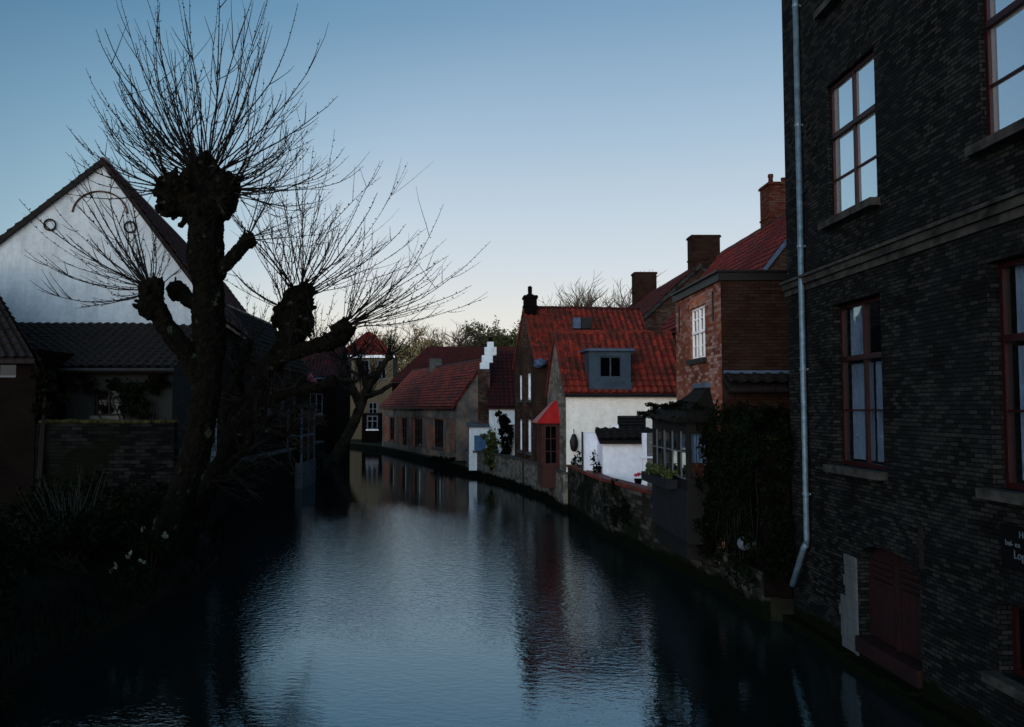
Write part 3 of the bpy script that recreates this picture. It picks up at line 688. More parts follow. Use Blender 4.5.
def ring(t):
    k = (1 - t) ** 1.6; z = 3.38 + .68 * t
    x0 = 5.08 - (5.08 - (X0 - .20)) * k - .06; y0 = 17.4 - (17.4 - (Y0 - .2)) * k; y1 = 18.25 + ((Y1 + .5) - 18.25) * k
    lift = .14 * (1 - t) ** 6
    return [V((5.1, y0, z)), V((x0, y0, z)), V((x0, y1, z + lift)), V((5.1, y1, z + lift))]
ks = 9
for i in range(ks):
    a, b_ = ring(i / ks), ring((i + 1) / ks)
    for j in range(3): m.poly([a[j + 1], a[j], b_[j], b_[j + 1]][::-1])
    lo_ = [p + V((0, 0, -.05)) for p in ring(i / ks)]
r0 = ring(0); m.poly([p + V((0, 0, -.06)) for p in r0]); 
for j in range(3): m.poly([r0[j] + V((0, 0, -.06)), r0[j + 1] + V((0, 0, -.06)), r0[j + 1], r0[j]])
rt = m.build('roof', 'moss_shingle', T)
m = MB(); m.box(4.98, 5.1, 17.35, 18.3, 4.02, 4.12); m.build('flashing', 'lead', rt)
foliage('moss_tufts', 'leaf_dark', rt, [((4.3, 20.3 - .2 * i, 3.48 - .006 * i), (.12, .2, .07)) for i in range(10)] + [((4.35 + random.uniform(0, .4), random.uniform(17, 20), 3.5 + random.uniform(0, .2)), (.2, .3, .06)) for _ in range(14)], 2200, .03)
m = MB(); m.box(X0 + .05, 5.1, Y0 + .3, Y1 - .2, .55, .9); m.build('bracket', 'black_wood', T)
FB = thing('flower_box', (4.35, 18.9, 2.0), 'window box with green plants and a few flowers under the oriel panes', 'window box')
m = MB(); m.box(4.24, 4.48, 17.7, 20.1, 1.92, 2.12); m.build('box', 'board_grey', FB)
foliage('plants', 'leaf_mid', FB, [((4.35, 17.8 + .25 * i, 2.2 + random.uniform(0, .06)), (.12, .2, .1)) for i in range(9)], 1500, .045)
foliage('flowers', 'blossom', FB, [((4.33, 17.9 + .4 * i, 2.26), (.1, .25, .06)) for i in range(5)], 60, .03)

# ------------------------------------------------------------------ D: roof and tall chimney behind the annex
T, S_ = house('brick_house', Fr(9.1, 38.6, 0, -1), 10.6, 5.74, 6.99, 10.6, 'house with tall red chimney behind the flat topped annex', 'house', 'brown_brick', 'deep_red_tile', z0=.3, verge='lead')
chimney(T, 12.35, 32.8, 1.0, 1.0, 9.2, 12.3, 'chimney_brick', 2, potmat='chimney_brick')
# E: long house with two chimneys
T, S_ = house('brick_house', Fr(7.6, 60, 0, -1), 20, 7.4, 6.9, 10.3, 'long tall dark red roofed house with two stubby chimneys behind the white house', 'house', 'brown_brick', 'dark_red_tile', z0=.3, verge='bluestone')
c_ = at(704, 236, 40.6); chimney(T, c_.x, 40.7, 1.35, .8, 9.2, c_.z, 'dark_brown_brick')
c_ = at(644, 273, 52.3); chimney(T, c_.x, 52.3, 1.35, .9, 9.2, c_.z, 'dark_brown_brick')
# ------------------------------------------------------------------ F: white house with blue dormer
u = V((.998, .062, 0)); ff = Fr(3.7, 30.0, u.x, u.y)
T, S_ = house('white_house', ff, 4.35, 4.0, 4.16, 6.38, 'cream white house with bright red pantiles and a blue grey dormer', 'house', 'cream_plaster', 'red_tile', z0=.3, wall2='grey_rubble', over=.1, gutter='iron', cap='red_tile_worn', verge=None)
dm = MB()   # dormer
ax0, ax1 = .85, 2.35; zb_, zt = 4.42, 5.62
yb = .06
def rz(b): return 4.16 + (-b) * (2.22 / 2.0) + .06
dm = MB()
fw = Fr(*ff.P(0, -yb, 0)[:2], *ff.u[:2])
fw.wall(dm, ax0, ax1, zb_ - .05, zt, [(ax0 + .38, ax1 - .32, 4.68, 5.44)], .1)
bt = -(zt - 4.22) / 1.11
fw.box(dm, ax0 - .02, ax1 + .02, .003, .10, 4.26, 4.50)
for aa, flip in ((ax0, 1), (ax1, 0)):
    q = [ff.P(aa, -yb, zb_ - .05), ff.P(aa, -yb, zt), ff.P(aa, bt - .3, zt), ff.P(aa, bt - .3, zt - .3)]
    dm.poly(q if flip else q[::-1])
D_ = dm.build('dormer', 'blue_slate_paint', T)
window(fw, D_, ax0 + .38, ax1 - .32, 4.68, 5.44, 'blue_slate_paint', 'dark_glass', .07, cols=(.5,), rows=(), bw=.05, sill=None)
for o in list(D_.children):
    if o.name.startswith('window'):
        for c in list(o.children): c.parent = D_; c.location = c.location + o.location
m = MB(); ff.box(m, ax0 - .12, ax1 + .12, bt - .3, -yb + .12, zt + .002, zt + .09); m.build('dormer_roof', 'lead', D_)
m = MB()
# ornament
O_ = thing('wall_lantern', at(574, 445, 29.8), 'dark oval lantern on the cream wall beside the red bay', 'lantern')
m = MB(); c_ = at(574, 443, 29.9); m.ball(c_, .15, 12, .1, (1, .6, 2.1)); m.build('lantern', 'iron', O_); m = MB(); m.tube([c_ + V((0, .0, .28)), c_ + V((0, .0, .45)), c_ + V((0, .15, .48))], .015, 6); m.build('bracket', 'iron', O_)
# yard outbuilding
T = thing('yard_outbuilding', (4.8, 27, 1.3), 'low bluish white outbuilding in the yard under the cream house', 'outbuilding')
a0 = at(583, 433, 27).x; a1 = at(602, 433, 27).x
m = MB(); m.box(a0, a1, 27, 27.3, .4, 2.82); m.build('tall_panel', 'blue_white_plaster', T)
m = MB(); b0 = at(602, 440, 26).x; b1 = at(648, 440, 26).x; m.box(b0, b1 + .3, 25.9, 28.4, .4, 2.62); m.build('wall', 'blue_white_plaster', T)
m = MB(); q = [(b0 - .12, 25.7, 2.62), (b1 + .3, 25.7, 2.62), (b1 + .3, 26.6, 2.95), (b0 - .12, 26.6, 2.95)]; tiles(m, *q, row=.22, hgt=.05); slab(m, *q, .1); m.build('roof', 'black_tile', T)
m = MB(); c0 = at(611, 425, 26.9); m.box(c0.x, c0.x + .22, 26.8, 27.1, 2.6, 3.08); m.build('flue', 'white_paint', T)
m = MB(); m.tube([(a0 - .03, 26.95, 1.3), (a0 - .03, 26.95, 2.85)], .03, 6); m.build('downpipe', 'iron', T)
m = MB(); v0 = at(618, 417, 27.4); v1 = at(646, 434, 27.4)
V_ = thing('louvre_screen', (v0.x, 27.4, 2.7), 'black slatted screen above the low white outbuilding', 'screen')
fv = Fr(v0.x, 27.4, 1, 0); w_ = v1.x - v0.x
m = MB(); fv.box(m, 0, w_, -.12, -.1, 2.75, 3.35); fv.box(m, 0, .05, -.1, 0, 2.75, 3.35); fv.box(m, w_ - .05, w_, -.1, 0, 2.75, 3.35); m.build('frame', 'black_wood', V_)
m = MB()
for i in range(6): z = 2.78 + i * .1; m.hexa([fv.P(.05, .02, z), fv.P(w_ - .05, .02, z), fv.P(w_ - .05, -.08, z + .03), fv.P(.05, -.08, z + .03)], [fv.P(.05, .02, z + .03), fv.P(w_ - .05, .02, z + .03), fv.P(w_ - .05, -.08, z + .06), fv.P(.05, -.08, z + .06)])
m.build('slats', 'board_grey', V_)
G = thing('side_gate', (5.0, 22.5, 1.4), 'pale painted post and glazed side panel beside the oriel', 'panel')
p = at(645, 487, 22.2); m = MB(); m.box(p.x - .06, p.x + .05, 22.15, 22.25, 1.3, 2.95); m.box(p.x - .12, p.x + .25, 22.1, 22.3, 2.3, 2.34); m.build('post', 'blue_white_plaster', G)
m = MB(); m.box(p.x + .06, p.x + .36, 22.18, 22.22, 1.5, 2.95); m.build('pane', 'sky_glass', G)
B_ = thing('potted_plant', (4.55, 25.4, 1.6), 'small pot with pinkish flowers on the red coping', 'flower pot')
m = MB(); c_ = at(638, 478, 24.5); m.tube([(c_.x, 24.5, c_.z - .2), (c_.x, 24.5, c_.z - .02)], [.08, .12], 10); m.build('pot', 'dull_brick', B_); foliage('flowers', 'flower_red', B_, [(c_ + V((0, 0, .08)), (.15, .15, .1))], 60, .04)
# ivy on the quay coping
for (px, py, Yv, rx, rz_, n, lab) in ((580, 485, 28.6, .35, .55, 1800, 'dark ivy spilling over the quay wall below the cream house corner'), (598, 497, 25.9, .5, .6, 2200, 'wide dark ivy patch on the quay wall under the low white outbuilding'), (619, 510, 22.8, .45, .5, 1800, 'dark creeper on the quay wall just left of the oriel')):
    c_ = at(px, py, Yv); o = foliage('ivy', 'leaf_dark', None, [((c_.x - .02, Yv + random.uniform(-.9, .9), c_.z + random.uniform(-.4, .4)), (.16, .6, rz_)) for _ in range(6)], n, .05); tag(o, lab, 'ivy')

# red bay window
T = thing('red_bay', (3.4, 32.3, .7), 'glossy red bay window with pyramid roof on the canal wall', 'bay window')
bx0, bx1, by0, by1 = 2.98, 3.62, 31.3, 33.3
f1 = Fr(bx0, by0, 1, 0); f2 = Fr(bx0, by1, 0, -1)
m = MB(); f1.wall(m, 0, bx1 - bx0, .68, 3.06, [(.1, .54, 1.55, 2.95)], .05); f2.wall(m, 0, 2.0, .68, 3.06, [(.12, .92, 1.55, 2.95), (1.08, 1.88, 1.55, 2.95)], .05); m.poly([(bx0, by1, .68), (bx0, by1, 3.06), (bx1, by1, 3.06), (bx1, by1, .68)]); m.poly([(bx0, by0, .68), (bx0, by1, .68), (bx1, by1, .68), (bx1, by0, .68)])
m.build('frame', 'bay_red', T)
window(f1, T, .1, .54, 1.55, 2.95, 'bay_red', 'dark_glass', .02, cols=(.5,), rows=(.33, .66), bw=.03, sill=None)
for a in (.12, 1.08): window(f2, T, a, a + .8, 1.55, 2.95, 'bay_red', 'dark_glass', .02, cols=(.5,), rows=(.33, .66), bw=.03, sill=None)
m = MB(); f1.box(m, -.03, .62, 0, .03, 1.42, 1.5); f2.box(m, 0, 2.03, 0, .03, 1.42, 1.5); m.build('rail', 'bay_red', T)
m = MB(); a, b_, c_, d_ = (bx0 - .2, by0 - .2, 3.06), (bx1, by0 - .2, 3.06), (bx1, by1 + .2, 3.06), (bx0 - .2, by1 + .2, 3.06); e1 = V((3.5, 31.7, 3.85)); e2 = V((3.5, 32.9, 3.85)); e3 = V((bx1, 31.7, 3.85)); e4 = V((bx1, 32.9, 3.85))
for q in ([a, b_, e3, e1], [d_, a, e1, e2], [c_, d_, e2, e4], [e1, e3, e4, e2], [a, d_, c_, b_]): m.poly(q)
rr = m.build('roof', 'bright_red_paint', T)
m = MB(); m.tube([V(a) + V((0, 0, .01)), e1 + V((0, 0, .01))], .02, 6); m.tube([V(a), V(b_)], .03, 6); m.tube([V(a), V(d_)], .03, 6); m.build('edge_roll', 'bright_red_paint', rr)

# ------------------------------------------------------------------ H: brown brick gable with finial chimney
u = V((.99, .138, 0)); fh = Fr(3.12, 35.2, u.x, u.y)
LW = []
sL = []
for a in (1.05, 2.75):     # left wall frame: a from back to front, D=4.5
    for z0_, z1_ in ((3.95, 5.1), (1.7, 3.1)): sL.append((a, a + .7, z0_, z1_))
T, S_ = house('gable_house', fh, 5.2, 4.5, 5.55, 7.95, 'narrow brown brick gable house with finial chimney and glowing red pantiles', 'house', 'brown_brick', 'red_tile', z0=.3, left=sL, over=.12,
              wins=[('left', dict(rect=q, frame='white_paint', glass='sky_glass', depth=.06, cols=(.5,), rows=(.5,), bw=.08, sill='stone_trim')) for q in sL], cap='dark_red_tile')
c_ = fh.P(.25, -2.25, 0); o = chimney(T, c_.x, c_.y, .55, .75, 7.4, 8.55, 'dull_brick', 0); m = MB(); m.tube([(c_.x, c_.y, 8.5), (c_.x, c_.y, 8.62), (c_.x, c_.y, 8.66), (c_.x, c_.y, 8.95), (c_.x, c_.y, 9.0)], [.18, .16, .09, .10, .05], 8); m.build('finial', 'dull_brick', o)
m = MB(); sl_ = S_['left']; sl_.box(m, 2.1, 2.4, .0, .10, .3, 7.6); m.build('pilaster', 'brown_brick', T)
for (px, w2) in ((572, .32), (580, .42)):
    p = at(px, 321, 36.2)
    m = MB(); f_ = Fr(p.x, p.y - .35, 1, 0); f_.box(m, 0, w2, -.3, .06, p.z - .35, p.z + .1); m.build('skylight', 'lead' if px == 572 else 'iron', T)
m = MB(); p = at(540, 363, 35.0); m.ball(p, .28, 10, .3, (1, .8, .7)); tag(m.build('dovecote', 'lead', T))
T.children[-1].name = 'flashing'

# ------------------------------------------------------------------ I: small house, white chimney, white wall, blue window annex
fi = Fr(1.5, 45.5, 1, 0)
T, S_ = house('low_house', fi, 3.2, 7, 3.7, 6.75, 'small white walled house with dark roof and a white stepped chimney', 'house', 'white_plaster', 'dark_red_tile', z0=.3, wall2='brown_brick')
q0 = at(480, 369, 46.5); q1 = at(497, 369, 46.5)
m = MB(); m.box(q0.x - .1, q0.x + .55, 46.4, 47.2, .8, q0.z); m.build('chimney_breast', 'brown_brick', T)
m = MB(); fz = Fr(q0.x, 46.4, 1, 0)
for k, (l, r_, z) in enumerate(((0, .5, 0), (.1, .7, .35), (.25, .9, .75))): fz.box(m, l, r_, -.6 + .01 * k, 0 - .01 * k, q0.z + z, q0.z + (.35, .75, 1.2)[k])
fz.box(m, .4, .75, -.5, -.1, q0.z + 1.2, q0.z + 1.5); o = m.build('chimney', 'white_plaster', T)
m = MB(); m.tube([(q0.x + .57, 46.7, q0.z + 1.45), (q0.x + .57, 46.7, q0.z + 1.75)], .11, 8); m.build('pot', 'dull_brick', o)
fx = Fr(.42, 45.2, 1, 0)
T = thing('flat_annex', (.9, 46.5, .8), 'little white annex with a blue window and flat blue roof edge', 'annex')
m = MB(); fx.wall(m, 0, 1.08, .3, 2.6, [(.28, .9, 1.35, 2.15)], .12); m.build('wall', 'white_plaster', T)
m = MB(); s2 = Fr(.42, 49.5, 0, -1); s2.wall(m, 0, 4.3, .3, 2.6); m.build('side_wall', 'dull_brick', T)
m = MB(); m.box(.3, 1.5, 45.05, 49.5, 2.602, 2.76); m.build('roof', 'blue_slate_paint', T)
window(fx, T, .28, .9, 1.35, 2.15, 'blue_paint', 'blue_paint', .05, cols=(.5,), rows=(.33, .66), bw=.06, sill='blue_slate_paint')
T = thing('garden_wall', (2.5, 42, .4), 'short cream wall between the shrubs and the brown gable', 'wall')
p0 = at(507, 426, 42); p1 = at(515, 426, 42); m = MB(); m.box(p0.x, p1.x, 42, 42.25, .4, p0.z); m.build('wall', 'cream_plaster', T); m = MB(); m.box(p0.x - .04, p1.x + .02, 41.96, 42.29, p0.z + .002, p0.z + .06); m.build('coping', 'stone_trim', T)
def shrub(name, loc, clumps, n, size, mat, label, cat='shrub', stems=6):
    T = thing(name, loc, label, cat); foliage('foliage', mat, T, clumps, n, size); m = MB(); l = V(loc)
    for i in range(stems):
        c = V(random.choice(clumps)[0]); m.tube([l + V((random.uniform(-.1, .1), random.uniform(-.1, .1), 0)), l.lerp(c, .5) + V((random.uniform(-.1, .1), 0, 0)), c], [.035, .025, .008], 5)
    m.build('stems', 'twig', T); return T
def cl_px(Y, L): return [(tuple(at(x, y, Y + random.uniform(-.3, .3))), (r / 850 * Y, r / 850 * Y, r2 / 850 * Y)) for (x, y, r, r2) in L]
shrub('ivy_bush', tuple(at(505, 470, 41.5)), cl_px(41.5, [(503, 420, 7, 6), (508, 428, 6, 6), (499, 415, 5, 4), (504, 440, 5, 8), (505, 455, 5, 8)]), 2600, .07, 'leaf_dark', 'dark bushy climber over the cream wall beside the brown gable')
shrub('leafy_shrub', tuple(at(492, 470, 42.5)), cl_px(42.5, [(490, 440, 6, 9), (494, 448, 6, 7), (486, 454, 5, 6), (492, 462, 7, 5)]), 2200, .07, 'leaf_mid', 'yellow green shrub in front of the blue window')
shrub('leafy_shrub', (-1.2, 52.5, .4), [((-.6 - .5 * i, 50.8 + 1.3 * i, .5), (.3, .5, .2)) for i in range(3)], 700, .07, 'leaf_dark', 'low dark plants on the ledge beside the annex')

# ------------------------------------------------------------------ J: long orange brick house by the bend
fj = Fr(-6.6, 72.2, .304, -.953)
wj = [(2.4, 4.2, 1.0, 2.85), (6.5, 8.3, .5, 2.85), (10.3, 12.7, .8, 2.85), (15.6, 17.9, 1.0, 2.85)]
T, S_ = house('long_house', fj, 21, 3.8, 4.0, 6.55, 'long low house of peeling orange brick at the bend of the canal', 'house', 'orange_brick', 'red_tile_worn', z0=.36, hip0=2.5, wall2='slate_grey_wall', front=wj, over=.3,
              wins=[('front', dict(rect=q, frame='black_wood', glass='dark_glass', depth=.12, cols=(.33, .66), rows=(.33, .66), bw=.08, thin=.05, sill='stone_trim')) for q in wj])
m = MB(); fj.box(m, -.01, 21.0, .004, .05, 2.95, 3.85); m.build('upper_boarding', 'slate_grey_wall', T)
for a in (0, 5.0, 9.0, 13.6, 18.8, 20.5): m = MB(); fj.box(m, a, a + .5, .004, .06, .36, 2.94); m.build('pilaster', 'slate_grey_wall', T)
m = MB(); fj.box(m, 0, 21, .004, .09, .362, .8); m.build('plinth', 'slate_grey_wall', T)
c_ = fj.P(9.5, -1.9, 0); chimney(T, c_.x, c_.y, .9, .7, 6.2, 7.4, 'stone_trim', cap=False)
L2 = Fr(-6.2, 76.5, 1, 0)
T, S_ = house('rear_house', L2, 13, 9, 6.0, 9.3, 'broad dark red roof rising behind the long orange brick house', 'house', 'dull_brick', 'dark_red_tile', z0=.3, hip0=3)
# ------------------------------------------------------------------ M: ochre house closing the view
p0 = at(338, 355, 88); p1 = at(393, 355, 88); W = p1.x - p0.x; fm = Fr(p0.x, 88, 1, 0)
hs = [(.6 + 1.75 * i, 1.5 + 1.75 * i, 6.6, 8.6) for i in range(3)] + [(3.2, 4.1, 2.8, 4.2), (4.6, 5.0, 2.4, 4.0)]
T, S_ = house('ochre_house', fm, W, 6, p0.z, 11.6, 'tall ochre house with red hipped roof closing the canal', 'house', 'ochre_plaster', 'red_tile', z0=.0, hip0=2.6, hip1=2.6, front=hs,
              wins=[('front', dict(rect=q, frame='grey_paint', glass='dark_glass', depth=.05, cols=(.5,), rows=(.5,), bw=.1, thin=.07, sill='stone_trim')) for q in hs])
m = MB(); fm.box(m, -.2, W + .2, .01, .25, p0.z - .3, p0.z - .02); m.build('cornice', 'white_paint', T)
# low waterside white windowed hut at end
p0 = at(362, 414, 80); fq = Fr(p0.x, 80, 1, 0)
T = thing('waterside_cabin', (p0.x + 1, 80.5, 0), 'dark low cabin with one white cross window at the end of the water', 'cabin')
m = MB(); fq.wall(m, 0, 2.1, -.3, 3.0, [(.45, 1.5, 1.6, 2.9)], .05); m.hexa([fq.P(0, -.06, -.3), fq.P(2.1, -.06, -.3), fq.P(2.1, -2.4, -.3), fq.P(0, -2.4, -.3)], [fq.P(0, -.06, 3.0), fq.P(2.1, -.06, 3.0), fq.P(2.1, -2.4, 3.0), fq.P(0, -2.4, 3.0)]); m.build('wall', 'dull_brick', T)
window(fq, T, .45, 1.5, 1.6, 2.9, 'grey_paint', 'dark_glass', .01, cols=(.5,), rows=(.6,), bw=.12, thin=.1, sill='white_paint')
m = MB(); fq.box(m, -.1, 2.2, -2.5, .1, 3.0, 3.15); m.build('roof', 'black_tile', T)

# ------------------------------------------------------------------ N: left bank houses
T, S_ = house('left_bank_house', Fr(-15.5, 57.8, 1, 0), 7.0, 7.5, 5.7, 8.3, 'dark brick house with worn red roof on the left bank beyond the pollards', 'house', 'dull_brick', 'dark_red_tile', z0=0, gutter='lead',
                front=[(3.6, 4.5, 3.2, 4.6), (5.2, 6.1, 3.2, 4.6)], wins=[('front', dict(rect=(3.6 + 1.6 * i, 4.5 + 1.6 * i, 3.2, 4.6), frame='grey_paint', glass='dark_glass', bw=.08, sill='stone_trim')) for i in range(2)])
T = thing('waterside_porch', (-8.1, 40.5, 0), 'pale glazed porch on a whitewashed base at the left waterline', 'porch')
m = MB(); m.box(-8.6, -7.08, 38.2, 41.6, -.3, 1.15); m.build('base', 'jamb_plaster', T)
m = MB(); 
for x in (-8.55, -7.8, -7.16):
    for y in (38.3, 39.9, 41.5): m.box(x - .05, x + .05, y - .05, y + .05, 1.15, 3.6)
m.box(-8.6, -7.1, 38.24, 38.36, 2.3, 2.4); m.box(-7.2, -7.1, 38.2, 41.6, 2.3, 2.4); m.build('posts', 'grey_paint', T)
m = MB(); m.box(-8.7, -7.0, 38.1, 41.7, 3.6, 3.75); m.build('roof', 'black_tile', T)
m = MB(); m.box(-8.5, -7.2, 38.29, 38.31, 1.15, 2.3); m.box(-7.17, -7.15, 38.4, 41.5, 1.15, 3.6); m.build('glazing', 'dark_glass', T)
T = thing('awning', at(310, 380, 44), 'small pink awning glimpsed between the branches', 'awning')
p = [at(304, 375, 44), at(308, 371, 44), at(318, 384, 44.6), at(306, 380, 44.4)]; m = MB(); m.hexa(p, [q + V((0, .05, .06)) for q in p]); m.build('cloth', 'pink_cloth', T)
m = MB(); m.tube([at(309, 371, 44.1), at(309, 356, 44.1)], .02, 5); m.tube([at(306, 380, 44.4), at(306, 395, 44.4), V((-8.1, 44.4, 1.0))], .03, 5); m.build('pole', 'iron', T)
hs = [(1.2 + 2.6 * i, 2.2 + 2.6 * i, 3.4, 4.8) for i in range(4)]
T, S_ = house('left_bank_house', Fr(-7.8, 30.5, 0, 1), 12.5, 3.6, 5.5, 7.7, 'dark brick house on the left quay behind the tangled branches and the glazed porch', 'house', 'dull_brick', 'black_tile', z0=0, front=hs,
                wins=[('front', dict(rect=q, frame='grey_paint', glass='dark_glass', depth=.08, bw=.07, cols=(.33, .66), rows=(.33, .66), thick_cols=False, sill='stone_trim')) for q in hs])

# ------------------------------------------------------------------ O: white gable house
uo = V((-.136, 1, 0)).normalized(); no = V((uo.y, -uo.x, 0)); oo = V((-11.1, 26, 0)) + no * 3.55
T, S_ = house('white_gable_house', Fr(oo.x, oo.y, uo.x, uo.y), 27, 10.2, 6.5, 11.2, 'big whitewashed gable house behind the pollard tree', 'house', 'dull_brick', 'dark_red_tile', z0=0, rd=3.55, zb=5.4, wall2='old_whitewash', verge='black_tile', over=.25,
                front=[(3 + 5 * i, 4.1 + 5 * i, 3.3, 4.9) for i in range(4)], wins=[('front', dict(rect=(3 + 5 * i, 4.1 + 5 * i, 3.3, 4.9), frame='grey_paint', glass='dark_glass', bw=.07, cols=(.33, .66), rows=(.33, .66), thick_cols=False, sill='stone_trim')) for i in range(4)])
sg = S_['left']   # near gable; a runs from the back (left) to the front (right)
m = MB(); ca, cz = 10.2 - 3.55 - .05, 9.55
for i in range(20):
    t0, t1 = math.pi * (.03 + .94 * i / 20), math.pi * (.03 + .94 * (i + 1) / 20); r0, r1 = .72, .765
    if t0 > 2.7 or t0 < .3: pass
    pts = [(ca + r0 * math.cos(t0) * 1.1, cz + r0 * math.sin(t0)), (ca + r0 * math.cos(t1) * 1.1, cz + r0 * math.sin(t1)), (ca + r1 * math.cos(t1) * 1.1, cz + r1 * math.sin(t1)), (ca + r1 * math.cos(t0) * 1.1, cz + r1 * math.sin(t0))]
    m.hexa([sg.P(a, .04, z) for a, z in pts], [sg.P(a, 0, z) for a, z in pts])
m.build('blind_arch', 'brown_brick', T)
for (a, z) in ((5.15, 9.2), (7.5, 9.2)):
    m = MB(); m.tube([sg.P(a + .17 * math.cos(t * .524), .05, z + .17 * math.sin(t * .524)) for t in range(13)], .028, 5); m.build('wall_anchor', 'iron', T)
# Q: lean-to in front of the gable
T = thing('lean_to', (-11, 24, 1), 'dark lean-to with black tiled roof against the white gable', 'lean-to')
m = MB(); q = [(-14.6, 22.1, 4.62), (-7.45, 22.1, 4.62), (-7.55, 26.0, 6.12), (-14.6, 25.1, 6.12)]; tiles(m, *q); slab(m, *q, .12); m.build('roof', 'black_tile', T)
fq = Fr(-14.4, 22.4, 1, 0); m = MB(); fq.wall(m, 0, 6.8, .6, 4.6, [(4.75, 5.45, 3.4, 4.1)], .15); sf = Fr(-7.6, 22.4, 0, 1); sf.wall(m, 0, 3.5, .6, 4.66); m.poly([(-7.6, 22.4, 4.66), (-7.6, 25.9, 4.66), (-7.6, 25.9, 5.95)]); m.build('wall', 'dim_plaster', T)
window(fq, T, 4.75, 5.45, 3.4, 4.1, 'black_wood', 'dark_glass', .1, bw=.05, sill='stone_trim')
m = MB(); m.tube([(-14.6, 22.02, 4.58), (-7.45, 22.02, 4.58)], .06, 8); m.build('gutter', 'iron', T)
T = thing('garden_wall', (-9.5, 20.9, 1), 'dark rubble terrace wall with yellow green moss on top', 'wall')
m = MB(); m.box(-10.38, -7.0, 20.8, 21.1, .5, 3.22); m.build('wall', 'bank_rubble', T)
m = MB()
for i in range(28):
    x = -10.3 + i * .12; m.ball((x, 20.95 + random.uniform(-.05, .05), 3.26), random.uniform(.07, .13), 8, .4, (1.2, 1.3, .6))
m.build('moss_cap', 'moss', T, smooth=True)
shrub('hanging_creeper', (-8.2, 22.2, 1.2), [((-13 + .62 * i, 22.25, 4.3 - random.uniform(0, .25)), (.4, .15, .22)) for i in range(9)] + [((-8.2 + random.uniform(-.5, .5), 22.2, 3.4 + .3 * i), (.3, .15, .3)) for i in range(4)], 3500, .06, 'leaf_dark', 'dark creeper hanging under the eave of the lean-to')
# P: brick house at left edge
T, S_ = house('corner_house', Fr(-19, 20.8, 1, 0), 8.6, 2.2, 5.05, 7.7, 'brown brick house corner with dark hipped roof at the left edge', 'house', 'dull_brick', 'black_tile', z0=.5, over=.25, rd=2.0, hip1=2.8, front=[(6.6, 8.1, 4.35, 4.75)],
                wins=[('front', dict(rect=(6.6, 8.1, 4.35, 4.75), frame='grey_paint', glass='dark_glass', bw=.05, cols=(.33, .66), rows=(), sill=None))])
shrub('creeper', (-10.2, 20.7, 1), [((-10.1, 20.7, 4.4 - .16 * i), (.2 + .02 * i, .25, .18)) for i in range(6)], 900, .06, 'leaf_dark', 'dark creeper down the brick corner at the left edge')

# ------------------------------------------------------------------ planting on the left bank
shrub('evergreen_shrub', (-7.2, 11.8, .7), [((-7.6 + random.uniform(-.9, .9), 11.6 + random.uniform(-1, 1.2), 1.2 + random.uniform(-.4, .75)), (.55, .55, .38)) for _ in range(12)], 9000, .05, 'leaf_dark', 'broad dark evergreen shrub in the lower left corner')
shrub('evergreen_shrub', (-5.9, 8.6, .5), [((-6.0 + random.uniform(-.5, .5), 8.6 + random.uniform(-1, 1), .75 + random.uniform(-.3, .3)), (.45, .5, .3)) for _ in range(8)], 4000, .045, 'leaf_dark', 'low dark evergreen shrub nearest the camera on the left bank')
T = thing('bare_shrub', (-6.9, 15.2, .8), 'bare twiggy shrub with pale upright stems left of the big pollard', 'shrub')
m = MB()
for i in range(75):
    a = random.uniform(0, 6.28); s_ = random.uniform(.1, .75); p = [V((-6.95, 15.2, .85)) + V((random.gauss(0, .12), random.gauss(0, .12), 0))]
    L = random.uniform(.8, 1.9); d = V((math.cos(a) * s_, math.sin(a) * s_, 1)).normalized()
    for j in range(6): p.append(p[-1] + d * L / 6); d = (d + V((random.gauss(0, .07), random.gauss(0, .07), .03))).normalized()
    m.tube(p, [.012, .011, .009, .008, .006, .004, .003], 4)
m.build('stems', 'dry_stem', T)
for (x, y, z, n, lab) in ((-5.75, 15.4, 1.35, 26, 'upper pale blossoms on the bank at the foot of the pollard'), (-5.85, 14.6, .98, 34, 'lower pale blossoms on the bank at the foot of the pollard')):
    T = thing('flowering_plant', (x, y, .7), lab, 'plant')
    foliage('blossoms', 'blossom', T, [((x + .22 * k, y + random.uniform(-.1, .1), z + random.uniform(-.14, .14)), (.06, .06, .05)) for k in range(3)], n, .045)
    foliage('leaves', 'leaf_dark', T, [((x + .2, y, z - .25), (.4, .3, .25))], 500, .05)
    m = MB(); [m.tube([(x + .2, y, .6), (x + .22 * k, y, z)], [.012, .005], 4) for k in range(3)]; m.build('stems', 'twig', T)
m = MB()
for i in range(5200):
    t = random.random(); y = 6 + 22 * t; k = 0
    for (x0, y0), (x1, y1) in zip(LB, LB[1:]):
        if y0 <= y <= y1: x = x0 + (x1 - x0) * (y - y0) / (y1 - y0)
    o = abs(random.gauss(.1, .9)); zz = .15 + .38 * min(o, 2.2); p = V((x - o, y, zz)); h = random.uniform(.08, .28); d = V((random.uniform(-.12, .16), random.uniform(-.1, .1), 1)) * h
    w_ = V((random.uniform(-1, 1), random.uniform(-1, 1), 0)) * .012; m.poly([p - w_, p + w_, p + d])
tag(m.build('bank_grass', 'leaf_dark'), 'rough dark grass and weeds on the left bank', 'grass', kind='stuff')
